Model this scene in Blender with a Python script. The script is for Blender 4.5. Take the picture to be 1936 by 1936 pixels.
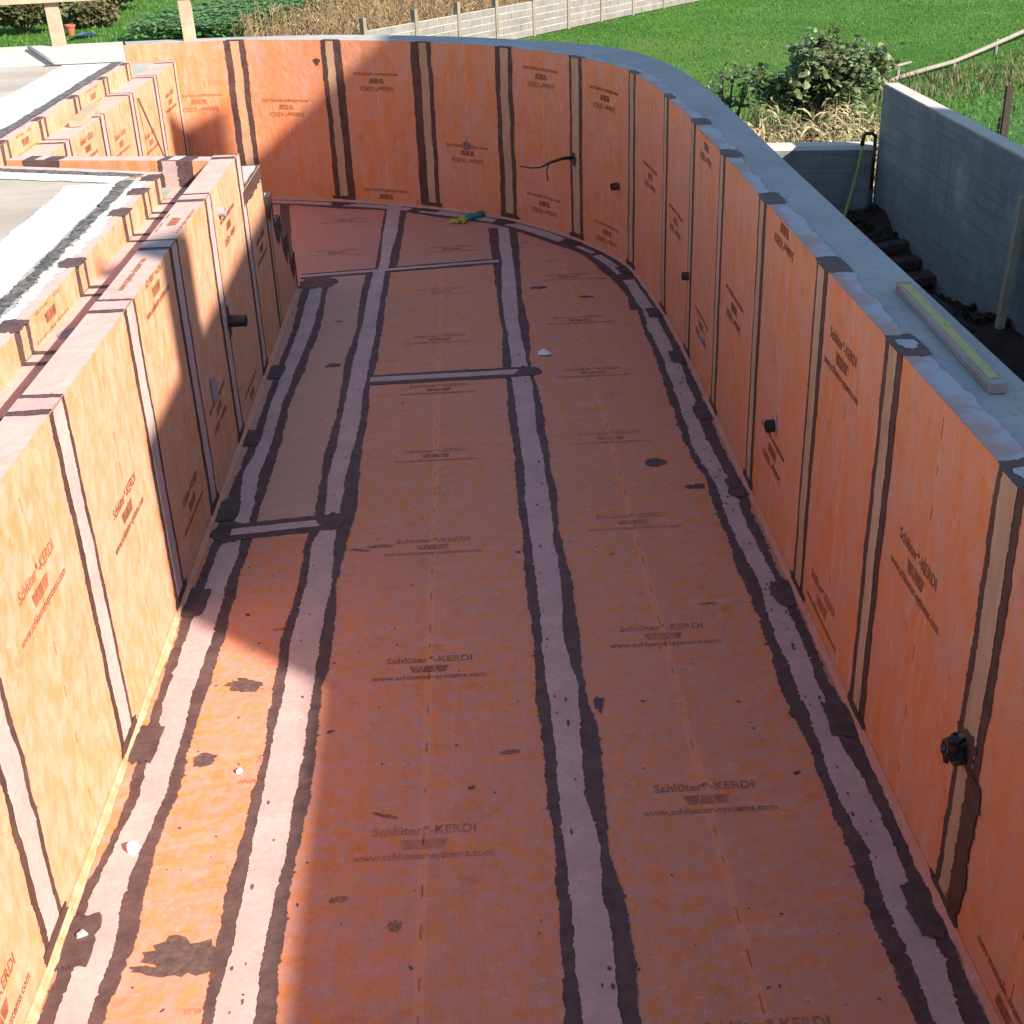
import bpy, math, random
import numpy as np
from mathutils import Matrix, Vector, Quaternion

for o in list(bpy.data.objects): bpy.data.objects.remove(o, do_unlink=True)
scene = bpy.context.scene
col = scene.collection

# ---------------------------------------------------------------- camera
cam_data = bpy.data.cameras.new('camera'); cam = bpy.data.objects.new('camera', cam_data); col.objects.link(cam)
cam_data.sensor_width = 36.0; cam_data.lens = 45.0; cam_data.clip_start = 0.05; cam_data.clip_end = 3000
def cam_rot(pitch, roll, yaw):
    cy, sy = math.cos(yaw), math.sin(yaw)
    f = Vector((-sy*math.cos(pitch), cy*math.cos(pitch), -math.sin(pitch)))
    r0 = Vector((cy, sy, 0)); d0 = f.cross(r0)
    r = r0*math.cos(roll) + d0*math.sin(roll); d = d0*math.cos(roll) - r0*math.sin(roll)
    return Matrix((( r.x, -d.x, -f.x), (r.y, -d.y, -f.y), (r.z, -d.z, -f.z)))
cam.matrix_world = Matrix.Translation((0, 0, 3.0)) @ cam_rot(.475484, .0408968, -.0209583).to_4x4()
scene.camera = cam

# ---------------------------------------------------------------- light
SUN = Vector((1.0, -0.90, 0.80)).normalized()
world = bpy.data.worlds.new('World'); scene.world = world; world.use_nodes = True
wt = world.node_tree; wt.nodes.clear()
sky = wt.nodes.new('ShaderNodeTexSky'); sky.sky_type = 'NISHITA'; sky.sun_disc = False
sky.sun_elevation = math.asin(SUN.z); sky.sun_rotation = math.atan2(SUN.x, SUN.y); sky.dust_density = 0.3; sky.altitude = 300
bg = wt.nodes.new('ShaderNodeBackground'); bg.inputs['Strength'].default_value = 0.10
wo = wt.nodes.new('ShaderNodeOutputWorld')
wt.links.new(sky.outputs[0], bg.inputs[0]); wt.links.new(bg.outputs[0], wo.inputs[0])
sl = bpy.data.lights.new('sun', 'SUN'); sl.energy = 5.0; sl.angle = math.radians(0.53); sl.color = (1.0, 0.93, 0.83)
so = bpy.data.objects.new('sun', sl); col.objects.link(so); so.rotation_mode = 'QUATERNION'
so.rotation_quaternion = SUN.to_track_quat('Z', 'Y'); so.location = (30, -22, 24)
vs = scene.view_settings; vs.view_transform = 'Standard'; vs.look = 'None'; vs.exposure = 1.3; vs.gamma = 1.0; vs.use_curve_mapping = False

scene.render.engine = 'CYCLES'; scene.cycles.max_bounces = 5; scene.cycles.diffuse_bounces = 3; scene.cycles.transmission_bounces = 2
R = random.Random(7)

# ---------------------------------------------------------------- materials
class NT:
    def __init__(s, name):
        s.m = bpy.data.materials.new(name); s.m.use_nodes = True; s.t = s.m.node_tree; s.t.nodes.clear()
        s.out = s.n('ShaderNodeOutputMaterial'); s.b = s.n('ShaderNodeBsdfPrincipled'); s.l(s.b.outputs[0], s.out.inputs[0])
    def n(s, typ, **k):
        x = s.t.nodes.new(typ)
        for a, v in k.items(): setattr(x, a, v)
        return x
    def l(s, a, b): s.t.links.new(a, b)
    def put(s, sock, v):
        if hasattr(v, 'is_output') or isinstance(v, bpy.types.NodeSocket): s.l(v, sock)
        else: sock.default_value = v
    def uv(s): return s.n('ShaderNodeUVMap').outputs[0]
    def obj(s): return s.n('ShaderNodeNewGeometry').outputs['Position']
    def scale(s, v, sc):
        x = s.n('ShaderNodeVectorMath', operation='MULTIPLY'); s.l(v, x.inputs[0]); x.inputs[1].default_value = sc; return x.outputs[0]
    def noise(s, v, scale, detail=4, rough=.6, dist=0):
        x = s.n('ShaderNodeTexNoise'); s.l(v, x.inputs['Vector']); x.inputs['Scale'].default_value = scale
        x.inputs['Detail'].default_value = detail; x.inputs['Roughness'].default_value = rough; x.inputs['Distortion'].default_value = dist
        return x.outputs[0]
    def ramp(s, f, stops):
        x = s.n('ShaderNodeValToRGB'); s.l(f, x.inputs[0]); e = x.color_ramp.elements
        while len(e) < len(stops): e.new(.5)
        for q, (p, c) in zip(e, stops):
            q.position = p; q.color = (c, c, c, 1) if not hasattr(c, '__len__') else (*c[:3], 1)
        return x.outputs[0]
    def mix(s, f, a, b, mode='MIX'):
        x = s.n('ShaderNodeMix', data_type='RGBA', blend_type=mode)
        s.put(x.inputs[0], f)
        for k, v in ((6, a), (7, b)):
            if isinstance(v, tuple): v = (*v[:3], 1)
            s.put(x.inputs[k], v)
        return x.outputs[2]
    def math(s, op, a, b=0.0):
        x = s.n('ShaderNodeMath', operation=op); s.put(x.inputs[0], a); s.put(x.inputs[1], b); return x.outputs[0]
    def sep(s, v):
        x = s.n('ShaderNodeSeparateXYZ'); s.l(v, x.inputs[0]); return x.outputs
    def bump(s, h, strength=.3, dist=.01):
        x = s.n('ShaderNodeBump'); s.l(h, x.inputs['Height']); x.inputs['Strength'].default_value = strength; x.inputs['Distance'].default_value = dist
        s.l(x.outputs[0], s.b.inputs['Normal'])
    def fin(s, c, rough=.8, spec=.3, metal=0):
        s.put(s.b.inputs['Base Color'], (*c, 1) if isinstance(c, tuple) else c)
        s.put(s.b.inputs['Roughness'], rough); s.b.inputs['Specular IOR Level'].default_value = spec; s.b.inputs['Metallic'].default_value = metal
        return s.m

def membrane(name, col_a, col_b, dust, dustc, lo, hi, stretch=(1, 1, 1), grid=.16, blot=7.0):
    t = NT(name); uv = t.uv(); P = t.obj()
    n1 = t.noise(t.scale(P, stretch), blot, 4, .68)
    f1 = t.ramp(n1, [(lo, 0.0), (hi, 1.0)])
    c = t.mix(f1, col_a, col_b)
    n2 = t.noise(P, 1.3, 1, .5)
    c = t.mix(t.ramp(n2, [(.32, 0.0), (.7, dust)]), c, dustc)
    # pale lime bloom and scuffs
    n3 = t.noise(t.scale(P, stretch), 26, 2, .7)
    c = t.mix(t.ramp(n3, [(.60, 0.0), (.78, .5)]), c, (.64, .43, .36))
    s = t.sep(uv)
    g = None
    for k in (0, 1):
        fr = t.math('FRACT', t.math('MULTIPLY', s[k], 110.0))
        ln = t.math('LESS_THAN', fr, .22)
        g = ln if g is None else t.math('MAXIMUM', g, ln)
    strip = t.math('LESS_THAN', t.math('ABSOLUTE', s[0]), .017)
    g2 = t.math('MULTIPLY', g, t.math('SUBTRACT', 1.0, strip))
    c = t.mix(t.math('MULTIPLY', strip, .14), c, tuple(min(1, q*1.18) for q in col_a))
    c = t.mix(t.math('MULTIPLY', g2, grid), c, (.10, .035, .025))
    n5 = t.noise(t.scale(P, (1.0, 3.5, 1.0) if stretch[2] == 1 else (2, 2, .5)), 2.6, 3, .72)
    c = t.mix(t.ramp(n5, [(.57, 0.0), (.76, .26)]), c, (.60, .40, .36))
    n6 = t.noise(P, 5.5, 4, .74)
    c = t.mix(t.ramp(n6, [(.26, .5), (.42, 0.0)]), c, tuple(q*.55 for q in col_a))
    n4 = t.noise(P, 95, 1, .5)
    c = t.mix(t.ramp(n4, [(.70, 0.0), (.76, .55)]), c, (.07, .045, .04))
    t.bump(t.math('ADD', t.math('MULTIPLY', t.noise(P, 3.2, 1, .6), 3.0), t.noise(P, 17, 1)), .55, .008)
    return t.fin(c, .72, .25)

OR, PK = (.68, .215, .062), (.60, .265, .165)
M_wall = membrane('membrane_wall', OR, PK, .4, (.62, .27, .17), .40, .60, (1, 1, .30), .22, 12)
M_left = membrane('membrane_left', (.64, .245, .095), (.64, .33, .21), .4, (.62, .34, .23), .40, .60, (1, 1, .6), .22, 14)
M_floor = membrane('membrane_floor', (.67, .22, .062), (.57, .255, .185), .45, (.57, .25, .175), .40, .58, (1, 1, 1), .21, 15)
M_floor_far = membrane('membrane_floor_far', (.56, .215, .125), (.50, .235, .175), .5, (.48, .245, .195), .40, .6, (.35, 1.6, 1), .14, 10)
M_beige = membrane('membrane_dusty', (.53, .27, .18), (.48, .27, .205), .5, (.48, .275, .20), .4, .6, (.5, 1.6, 1), .12, 9)
M_top = membrane('membrane_top', (.56, .33, .26), (.60, .38, .33), .5, (.60, .40, .35), .35, .6, (1, 1, 1), .15, 10)

def simple(name, c1, c2, scale=8, rough=.85, spec=.2, lo=.35, hi=.65, stretch=(1, 1, 1), bump=.25, bd=.004, fine=60, metal=0):
    t = NT(name); P = t.scale(t.obj(), stretch)
    c = t.mix(t.ramp(t.noise(P, scale, 3, .66), [(lo, 0.0), (hi, 1.0)]), c1, c2)
    c = t.mix(t.ramp(t.noise(P, fine, 3, .6), [(.3, .25), (.62, 0.0)]), c, tuple(q*.55 for q in c1))
    t.bump(t.noise(P, fine, 2), bump, bd)
    return t.fin(c, rough, spec, metal)
M_glue = simple('sealing_adhesive', (.078, .042, .038), (.125, .070, .062), 11, .7, .3, bump=.7, bd=.006, fine=26)
M_glue_wall = simple('sealing_adhesive_wall', (.064, .032, .025), (.110, .054, .042), 11, .68, .3, bump=.7, bd=.006, fine=26)
M_tape = simple('joint_tape', (.45, .30, .272), (.53, .36, .32), 5, .9, .1, fine=38)
M_tape_wall = simple('joint_tape_wall', (.42, .255, .15), (.51, .32, .205), 4, .9, .1, stretch=(1, 1, .3), fine=38)
M_tape_grey = simple('joint_tape_grey', (.40, .37, .36), (.50, .45, .42), 6, .9, .1, fine=38)
M_spot = simple('mortar_spot', (.085, .055, .05), (.15, .085, .07), 30, .75, .2)
M_print = simple('brand_print', (.19, .070, .040), (.40, .14, .07), 22, .8, .2, .4, .78, fine=90)
M_print_floor = simple('brand_print_floor', (.26, .105, .070), (.50, .20, .12), 16, .85, .15, .36, .66, fine=90)
M_smear = simple('mortar_smear', (.20, .10, .075), (.42, .18, .115), 40, .85, .15, .42, .60, fine=90)
PRF = {}
def faded(m):
    out = []
    for k, lohi in enumerate(((.36, .66), (.28, .52), (.44, .74))):
        a, b = ((.26, .105, .070), (.50, .20, .12)) if m == 'floor' else ((.19, .070, .040), (.44, .15, .07))
        out.append(simple('print_%s_%d' % (m, k), a, b, 16 if m == 'floor' else 22, .85, .15, lohi[0], lohi[1]+(.1 if m != 'floor' else 0), fine=90))
    return out
PRF['floor'], PRF['wall'] = faded('floor'), faded('wall')
M_white = simple('white_scrap', (.78, .76, .72), (.66, .63, .60), 20, .7)
M_mortar = simple('white_mortar', (.66, .63, .59), (.50, .47, .43), 6, .95, .1, bump=.5, bd=.006, fine=35)
M_screed = simple('screed', (.44, .385, .325), (.33, .28, .23), 1.2, .9, .15, stretch=(.6, 2.0, 1), fine=20)
M_mastic = simple('black_mastic', (.045, .042, .042), (.20, .16, .125), 24, .6, .4, .38, .66, bump=.8, bd=.01, fine=40)
M_skim = None
M_black = simple('black_plastic', (.012, .012, .013), (.03, .026, .024), 12, .45, .5)
M_copper = simple('rusty_pipe', (.10, .045, .022), (.05, .025, .018), 25, .6, .4)
M_timber = simple('pale_timber', (.44, .345, .24), (.34, .255, .17), 6, .8, .2, stretch=(1, 6, 1), fine=30)
M_oldwood = simple('old_wood', (.075, .055, .042), (.045, .034, .027), 6, .9, .1)
M_weather = simple('weathered_pole', (.27, .24, .20), (.18, .16, .13), 9, .9, .1)
M_soil = simple('dark_soil', (.035, .024, .019), (.06, .042, .032), 6, 1, .05, bump=1.0, bd=.03, fine=18)
M_sheet = simple('dark_geotextile', (.030, .030, .042), (.042, .04, .055), 3, .85, .2)
M_yellow = simple('level_yellow', (.42, .37, .10), (.36, .33, .13), 14, .6, .3)
M_alu = simple('level_metal', (.27, .22, .22), (.24, .15, .14), 5, .5, .5)
M_plaster = simple('house_plaster', (.62, .57, .47), (.58, .53, .43), 2, .9)
M_roof = simple('roof_tiles', (.28, .10, .06), (.21, .075, .045), 5, .85)
M_hose = simple('yellow_hose', (.36, .36, .07), (.28, .30, .05), 9, .5, .4)
M_bluepipe = simple('blue_pipe', (.02, .03, .14), (.015, .022, .10), 9, .5, .4)
M_teal = simple('glove_cuff', (.06, .22, .20), (.05, .16, .16), 20, .85)
M_gyel = simple('glove_palm', (.48, .42, .05), (.38, .36, .05), 20, .85)
M_steel = simple('steel_bar', (.23, .25, .28), (.17, .18, .20), 10, .45, .5, metal=.4)
M_patch = simple('grey_patch', (.27, .235, .26), (.33, .27, .28), 14, .8)
M_pot = simple('terracotta', (.38, .11, .06), (.30, .085, .05), 10, .85)
M_tarp = simple('blue_tarp', (.09, .14, .30), (.07, .11, .24), 6, .5)

def concrete(name, a, b, boards=0.0, axis=2, speck=.5):
    t = NT(name); P = t.obj()
    c = t.mix(t.ramp(t.noise(P, 2.2, 6, .65), [(.3, 0.0), (.7, 1.0)]), a, b)
    c = t.mix(t.ramp(t.noise(P, 42, 3, .7), [(.30, speck), (.46, 0.0)]), c, tuple(q*.45 for q in a))
    h = t.noise(P, 30, 4)
    if boards:
        z = t.sep(P)[axis]
        k = t.math('MULTIPLY', z, 1/boards); fr = t.math('FRACT', k)
        ln = t.math('LESS_THAN', fr, .05)
        wv = t.noise(t.scale(P, (.5, .5, 9)), 3, 4, .6)
        c = t.mix(t.ramp(wv, [(.35, .55), (.62, 0.0)]), c, tuple(q*.5 for q in a))
        c = t.mix(t.math('MULTIPLY', ln, .45), c, tuple(q*.4 for q in a))
        st = t.noise(t.scale(P, (3, 3, .25)), 4, 5, .7)
        c = t.mix(t.ramp(st, [(.30, .5), (.46, 0.0)]), c, tuple(q*.4 for q in a))
        c = t.mix(t.ramp(t.noise(P, 1.1, 5, .7), [(.55, 0.0), (.72, .6)]), c, tuple(min(1, q*1.7) for q in a))
        c = t.mix(t.ramp(t.noise(t.scale(P, (1, 1, 2)), 11, 3, .6), [(.25, .7), (.34, 0.0)]), c, tuple(q*.3 for q in a))
        h = t.math('ADD', h, t.math('MULTIPLY', ln, -1.0))
    t.bump(h, .4, .006)
    return t.fin(c, .92, .15)
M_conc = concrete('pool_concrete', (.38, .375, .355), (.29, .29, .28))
M_conc_lit = concrete('pale_lit_concrete', (.50, .46, .40), (.42, .38, .33), speck=.3)  # paler concrete with sunlight put into its colour; also serves as fence mortar
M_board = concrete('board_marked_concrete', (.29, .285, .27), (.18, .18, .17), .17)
M_block = concrete('grey_block', (.22, .20, .18), (.14, .13, .118), speck=.4)
M_fpost = concrete('fence_post_concrete', (.22, .19, .145), (.16, .14, .105))

def skim_mat():
    t = NT('thinset_skim'); P = t.obj(); uv = t.sep(t.uv())
    n = t.noise(P, 7, 5, .6, .4)
    f = t.math('ADD', n, t.math('MULTIPLY', uv[1], -2.2))     # orange shows mostly near the inner edge
    c = t.mix(t.ramp(f, [(.33, 0.0), (.50, .75)]), (.42, .41, .43), (.45, .25, .19))
    g = None
    for k in (0, 1):
        ln = t.math('LESS_THAN', t.math('FRACT', t.math('MULTIPLY', uv[k], 118.0)), .2)
        g = ln if g is None else t.math('MAXIMUM', g, ln)
    c = t.mix(t.math('MULTIPLY', g, .12), c, (.2, .1, .08))
    t.bump(t.noise(P, 30, 4), .4, .004)
    return t.fin(c, .9, .15)
M_skim = skim_mat()

def leafmat(name, cs, rough=.55, trans=.25):
    t = NT(name); P = t.obj()
    v = t.noise(P, 9, 2, .5); c = t.ramp(v, [(.30+.40*i/(len(cs)-1), q) for i, q in enumerate(cs)])
    oi = t.n('ShaderNodeNewGeometry').outputs['Random Per Island']
    c = t.mix(t.math('MULTIPLY', oi, .85), c, t.ramp(oi, [(i/(len(cs)-1), q) for i, q in enumerate(cs)]))
    m = t.fin(c, rough, .3)
    tr = t.n('ShaderNodeBsdfTranslucent'); t.l(c, tr.inputs[0])
    mx = t.n('ShaderNodeMixShader'); mx.inputs[0].default_value = trans
    t.l(t.b.outputs[0], mx.inputs[1]); t.l(tr.outputs[0], mx.inputs[2]); t.l(mx.outputs[0], t.out.inputs[0])
    return m
M_corn = leafmat('dry_corn', [(.50, .40, .24), (.28, .19, .10), (.16, .20, .06), (.62, .50, .32), (.30, .14, .07)], .7)
M_cornfar = leafmat('dry_corn_far', [(.36, .24, .12), (.20, .115, .06), (.46, .33, .18), (.17, .13, .055), (.33, .17, .08)], .7)
M_fig = leafmat('bush_leaf', [(.07, .125, .035), (.12, .18, .065), (.20, .25, .13), (.05, .085, .025), (.13, .10, .045)], .45)
M_crop = leafmat('crop_leaf', [(.035, .10, .02), (.07, .16, .04), (.13, .25, .07), (.03, .07, .02)], .45)
M_grass = leafmat('grass_blade', [(.045, .125, .015), (.065, .165, .022), (.105, .205, .035), (.03, .085, .01)], .6, .3)
M_shrub = leafmat('shrub_leaf', [(.10, .11, .04), (.07, .11, .03), (.15, .12, .06), (.14, .085, .05)], .6)
M_red = leafmat('red_shrub_leaf', [(.15, .09, .06), (.18, .085, .065), (.11, .09, .04), (.13, .06, .045)], .6)
M_bark = simple('bark', (.13, .10, .075), (.08, .06, .045), 12, .9, .1)

def ground_mat():
    t = NT('meadow'); P = t.obj()
    c = t.ramp(t.noise(P, .28, 6, .65), [(.3, (.040, .110, .014)), (.47, (.060, .150, .020)), (.60, (.080, .175, .028)), (.72, (.12, .19, .045))])
    c = t.mix(t.ramp(t.noise(P, 5, 4, .7), [(.35, .6), (.6, 0.0)]), c, (.03, .085, .01))
    c = t.mix(t.ramp(t.noise(P, .12, 4, .6), [(.54, 0.0), (.70, .5)]), c, (.12, .185, .04))
    t.bump(t.noise(P, 9, 5, .7), 1.0, .08)
    return t.fin(c, .95, .1)
M_ground = ground_mat()

# ---------------------------------------------------------------- mesh helpers
def link(o, parent=None):
    col.objects.link(o)
    if parent is not None:
        o.parent = parent
    return o
ROOTLOC = {}
def world_loc(o):
    v = Vector((0, 0, 0))
    while o is not None: v += o.location; o = o.parent
    return v
def thing(name, label, cat, loc=(0, 0, 0), group=None, kind=None):
    o = bpy.data.objects.new(name, None); o.location = loc; col.objects.link(o); o.empty_display_size = .2
    o['label'] = label; o['category'] = cat
    if group: o['group'] = group
    if kind: o['kind'] = kind
    return o
def tag(o, label=None, cat=None, group=None, kind=None):
    if label: o['label'] = label
    if cat: o['category'] = cat
    if group: o['group'] = group
    if kind: o['kind'] = kind
    return o
def obj(name, V, F, mat, parent=None, uv=None, smooth=False, loc=None):
    """V in world coordinates; the origin goes to loc (or to the parent's origin)."""
    base = world_loc(parent) if parent is not None else Vector((0, 0, 0))
    org = Vector(loc) if loc is not None else base
    me = bpy.data.meshes.new(name)
    A = np.asarray(V, float) - np.array(org)
    me.from_pydata([tuple(q) for q in A], [], F); me.materials.append(mat)
    if uv is not None:
        lay = me.uv_layers.new(name='UVMap')
        idx = np.empty(len(me.loops), int); me.loops.foreach_get('vertex_index', idx)
        lay.data.foreach_set('uv', np.asarray(uv, float)[idx].ravel())
    if smooth: me.polygons.foreach_set('use_smooth', [True]*len(me.polygons))
    me.update()
    o = bpy.data.objects.new(name, me); o.location = org - base
    return link(o, parent)

def nz(seed):
    rr = random.Random(seed); tab = [rr.uniform(-1, 1) for _ in range(997)]
    def f(x, fr=1.0):
        x *= fr; i = math.floor(x); t = x-i; t = t*t*(3-2*t)
        return tab[i % 997]*(1-t) + tab[(i+1) % 997]*t
    return lambda x: .55*f(x, 6)+.5*f(x+31, 17)+.35*f(x+77, 45)+.25*f(x+13, 120)

def interp(tab, t, k):
    """tab rows sorted by row[0] ascending"""
    if t <= tab[0][0]: return tab[0][k]
    for a, b in zip(tab, tab[1:]):
        if t <= b[0]:
            q = (t-a[0])/(b[0]-a[0]); return a[k]+(b[k]-a[k])*q
    return tab[-1][k]

def grid(mp, u0, u1, v0, v1, nu, nv, off=0, uvc=(0, 0)):
    V = []; U = []; F = []
    for j in range(nv+1):
        for i in range(nu+1):
            u = u0+(u1-u0)*i/nu; v = v0+(v1-v0)*j/nv
            V.append(mp(u, v, off)); U.append((u-uvc[0], v-uvc[1]))
    for j in range(nv):
        for i in range(nu):
            a = j*(nu+1)+i; F.append((a, a+1, a+nu+2, a+nu+1))
    return V, F, U

def strip(mp, t0, t1, fa, fb, off, step=.02, rag=.006, seed=0, nx=1, swap=False, taper=0):
    """ribbon running along t between edges fa(t) and fb(t); swap: t is the first surface coordinate"""
    na, nb = nz(seed*2+1), nz(seed*2+2)
    n = max(2, int(abs(t1-t0)/(step*.6))); V = []; F = []; rj = random.Random(seed*7+3)
    for i in range(n+1):
        t = t0+(t1-t0)*i/n
        a = fa(t)+(na(t)+.8*na(t*.13+40)+rj.uniform(-.35, .35))*rag; b = fb(t)+(nb(t)+.8*nb(t*.13+40)+rj.uniform(-.35, .35))*rag
        if rj.random() < .02: a -= rag*rj.uniform(.5, 1.6)
        if rj.random() < .02: b += rag*rj.uniform(.5, 1.6)
        if a > b: a = b = (a+b)/2
        for k in range(nx+1):
            c = a+(b-a)*k/nx
            V.append(mp(t, c, off) if swap else mp(c, t, off))
    for i in range(n):
        for k in range(nx):
            q = i*(nx+1)+k; F.append((q, q+1, q+nx+2, q+nx+1))
    return V, F

def blob(mp, cu, cv, ru, rv, off, seed=0, n=34, rag=.28, rot=0, box=0):
    f = nz(seed+500); V = [mp(cu, cv, off)]; F = []
    for i in range(n):
        a = 2*math.pi*i/n; r = 1+rag*.25*random.Random(seed*31+i).uniform(-1, 1)+rag*(f(i/n*2.0) if i < n*.8 else f(i/n*2.0)*(1-(i/n-.8)/.2)+f(0)*((i/n-.8)/.2))
        c, s = math.cos(a), math.sin(a)
        if box: q = 1/max(abs(c), abs(s)); r *= 1+(q-1)*box
        x, y = ru*r*c, rv*r*s
        V.append(mp(cu+x*math.cos(rot)-y*math.sin(rot), cv+x*math.sin(rot)+y*math.cos(rot), off))
    for i in range(n): F.append((0, 1+i, 1+(i+1) % n))
    return V, F

def prism(poly, z0, z1):
    n = len(poly); V = [(x, y, z0) for x, y in poly]+[(x, y, z1) for x, y in poly]
    F = [tuple(range(n-1, -1, -1)), tuple(range(n, 2*n))]+[(i, (i+1) % n, n+(i+1) % n, n+i) for i in range(n)]
    return V, F
def box(x0, x1, y0, y1, z0, z1): return prism([(x0, y0), (x1, y0), (x1, y1), (x0, y1)], z0, z1)
def obox(c, ax, ay, az, lx, ly, lz):
    c = Vector(c); V = []
    for k in (-1, 1):
        for q, p in ((-1, -1), (1, -1), (1, 1), (-1, 1)):
            V.append(tuple(c+Vector(ax)*lx/2*q+Vector(ay)*ly/2*p+Vector(az)*lz/2*k))
    return V, [(3, 2, 1, 0), (4, 5, 6, 7), (0, 1, 5, 4), (1, 2, 6, 5), (2, 3, 7, 6), (3, 0, 4, 7)]
def merge(*parts):
    V = []; F = []
    for v, f in parts:
        n = len(V); V += list(v); F += [tuple(i+n for i in q) for q in f]
    return V, F
def tube(pts, r, n=10, cap=True):
    pts = [Vector(p) for p in pts]; V = []; F = []
    rr = r if hasattr(r, '__len__') else [r]*len(pts)
    up = None
    for i, p in enumerate(pts):
        d = (pts[min(i+1, len(pts)-1)]-pts[max(i-1, 0)]).normalized()
        if up is None: up = Vector((0, 0, 1)) if abs(d.z) < .9 else Vector((1, 0, 0))
        a = d.cross(up).normalized(); b = a.cross(d).normalized(); up = b
        for k in range(n):
            t = 2*math.pi*k/n; V.append(tuple(p+(a*math.cos(t)+b*math.sin(t))*rr[i]))
    for i in range(len(pts)-1):
        for k in range(n):
            F.append((i*n+k, i*n+(k+1) % n, (i+1)*n+(k+1) % n, (i+1)*n+k))
    if cap: F += [tuple(range(n-1, -1, -1)), tuple(range((len(pts)-1)*n, len(pts)*n))]
    return V, F
def lathe(c, axis, prof, n=18):
    ax = Vector(axis).normalized(); a = ax.orthogonal().normalized(); b = ax.cross(a); c = Vector(c); V = []; F = []
    for r, h in prof:
        for k in range(n):
            t = 2*math.pi*k/n; V.append(tuple(c+ax*h+(a*math.cos(t)+b*math.sin(t))*r))
    for i in range(len(prof)-1):
        for k in range(n): F.append((i*n+k, i*n+(k+1) % n, (i+1)*n+(k+1) % n, (i+1)*n+k))
    F += [tuple(range(n-1, -1, -1)), tuple(range((len(prof)-1)*n, len(prof)*n))]
    return V, F

def ell(c, r, ax=(1, 0, 0), n=10, m=7):
    ax = Vector(ax).normalized(); q = Vector((1, 0, 0)).rotation_difference(ax); V = []; F = []
    for i in range(m+1):
        p = math.pi*i/m
        for k in range(n):
            t = 2*math.pi*k/n
            V.append(tuple(Vector(c)+q @ Vector((r[0]*math.cos(p), r[1]*math.sin(p)*math.cos(t), r[2]*math.sin(p)*math.sin(t)))))
    for i in range(m):
        for k in range(n): F.append((i*n+k, i*n+(k+1) % n, (i+1)*n+(k+1) % n, (i+1)*n+k))
    return V, F
# ---------------------------------------------------------------- surfaces of the basin
CP = [(1.365,0.9),(1.365,3),(1.365,5),(1.365,6.5),(1.365,7.6),(1.357,8.3),(1.335,8.85),(1.30,9.4),(1.23,10.0),(1.095,10.46),(0.90,10.85),(0.64,11.28),(0.34,11.66),(-0.02,11.97),(-0.38,12.22),(-.8,12.46),(-1.25,12.66),(-1.7,12.83),(-2.19,12.955),(-2.72,12.985),(-3.23,12.96)]
OP = [(1.652,0.9),(1.652,2.6),(1.652,4.0),(1.652,5.49),(1.652,6.55),(1.655,7.3),(1.66,8.3),(1.655,9.03),(1.62,9.8),(1.54,10.45),(1.41,11.0),(1.225,11.39),(.95,11.75),(.586,12.06),(.23,12.34),(-.125,12.57),(-.75,12.88),(-1.4,13.12),(-2.2,13.24),(-2.96,13.27),(-3.98,13.25),(-4.46,13.22),(-6.5,13.15)]
def catmull(P, n=40):
    P = np.array(P, float); Q = np.vstack([2*P[0]-P[1], P, 2*P[-1]-P[-2]]); out = []
    for i in range(1, len(Q)-2):
        p0, p1, p2, p3 = Q[i-1:i+3]
        for t in np.linspace(0, 1, n, endpoint=False):
            out.append(.5*((2*p1)+(-p0+p2)*t+(2*p0-5*p1+4*p2-p3)*t*t+(-p0+3*p1-3*p2+p3)*t**3))
    out.append(P[-1]); return np.array(out)
CU = catmull(CP); SL = np.r_[0, np.cumsum(np.hypot(*np.diff(CU, axis=0).T))]
def cpt(s):
    x = float(np.interp(s, SL, CU[:, 0])); y = float(np.interp(s, SL, CU[:, 1]))
    e = .06; ax, ay = np.interp([s-e, s+e], SL, CU[:, 0]), np.interp([s-e, s+e], SL, CU[:, 1])
    tx, ty = ax[1]-ax[0], ay[1]-ay[0]; L = math.hypot(tx, ty) or 1
    return x, y, -ty/L, tx/L                       # inward normal (into the pool)
HR, HL, HQ = 1.51, 1.42, 1.345
def rw(s, z, off):
    x, y, nx, ny = cpt(s); return (x+nx*off, y+ny*off, z)
def rt(s, w, off):
    x, y, nx, ny = cpt(s); return (x-nx*w, y-ny*w, HR+off)
def fl(x, y, off): return (x, y, off)
def fc(s, d, off):                                  # floor band following the curved wall
    x, y, nx, ny = cpt(s); return (x+nx*d, y+ny*d, off)
XL = -1.42; XLB = -1.565; XC = -1.815; ZC = 1.262; ZD = 1.40
XR = -2.77; XRC = -2.95; ZDF = 1.48
def lw(y, z, off): return (XL+off, y, z)
def lt(y, w, off): return (XL-w, y, HL+off)
def qw(y, z, off): return (XR+off, y, z)
def qt(y, w, off): return (XR-w, y, HQ+off)
def cw(y, z, off): return (XC+off, y, z)
def ct(y, w, off): return (XC-w, y, ZD+off)
def chf(y, w, off): return (XLB-w, y, ZC+off)
def dw(y, z, off): return (XRC+off, y, z)
def dt(y, w, off): return (XRC-w, y, ZDF+off)

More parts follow.
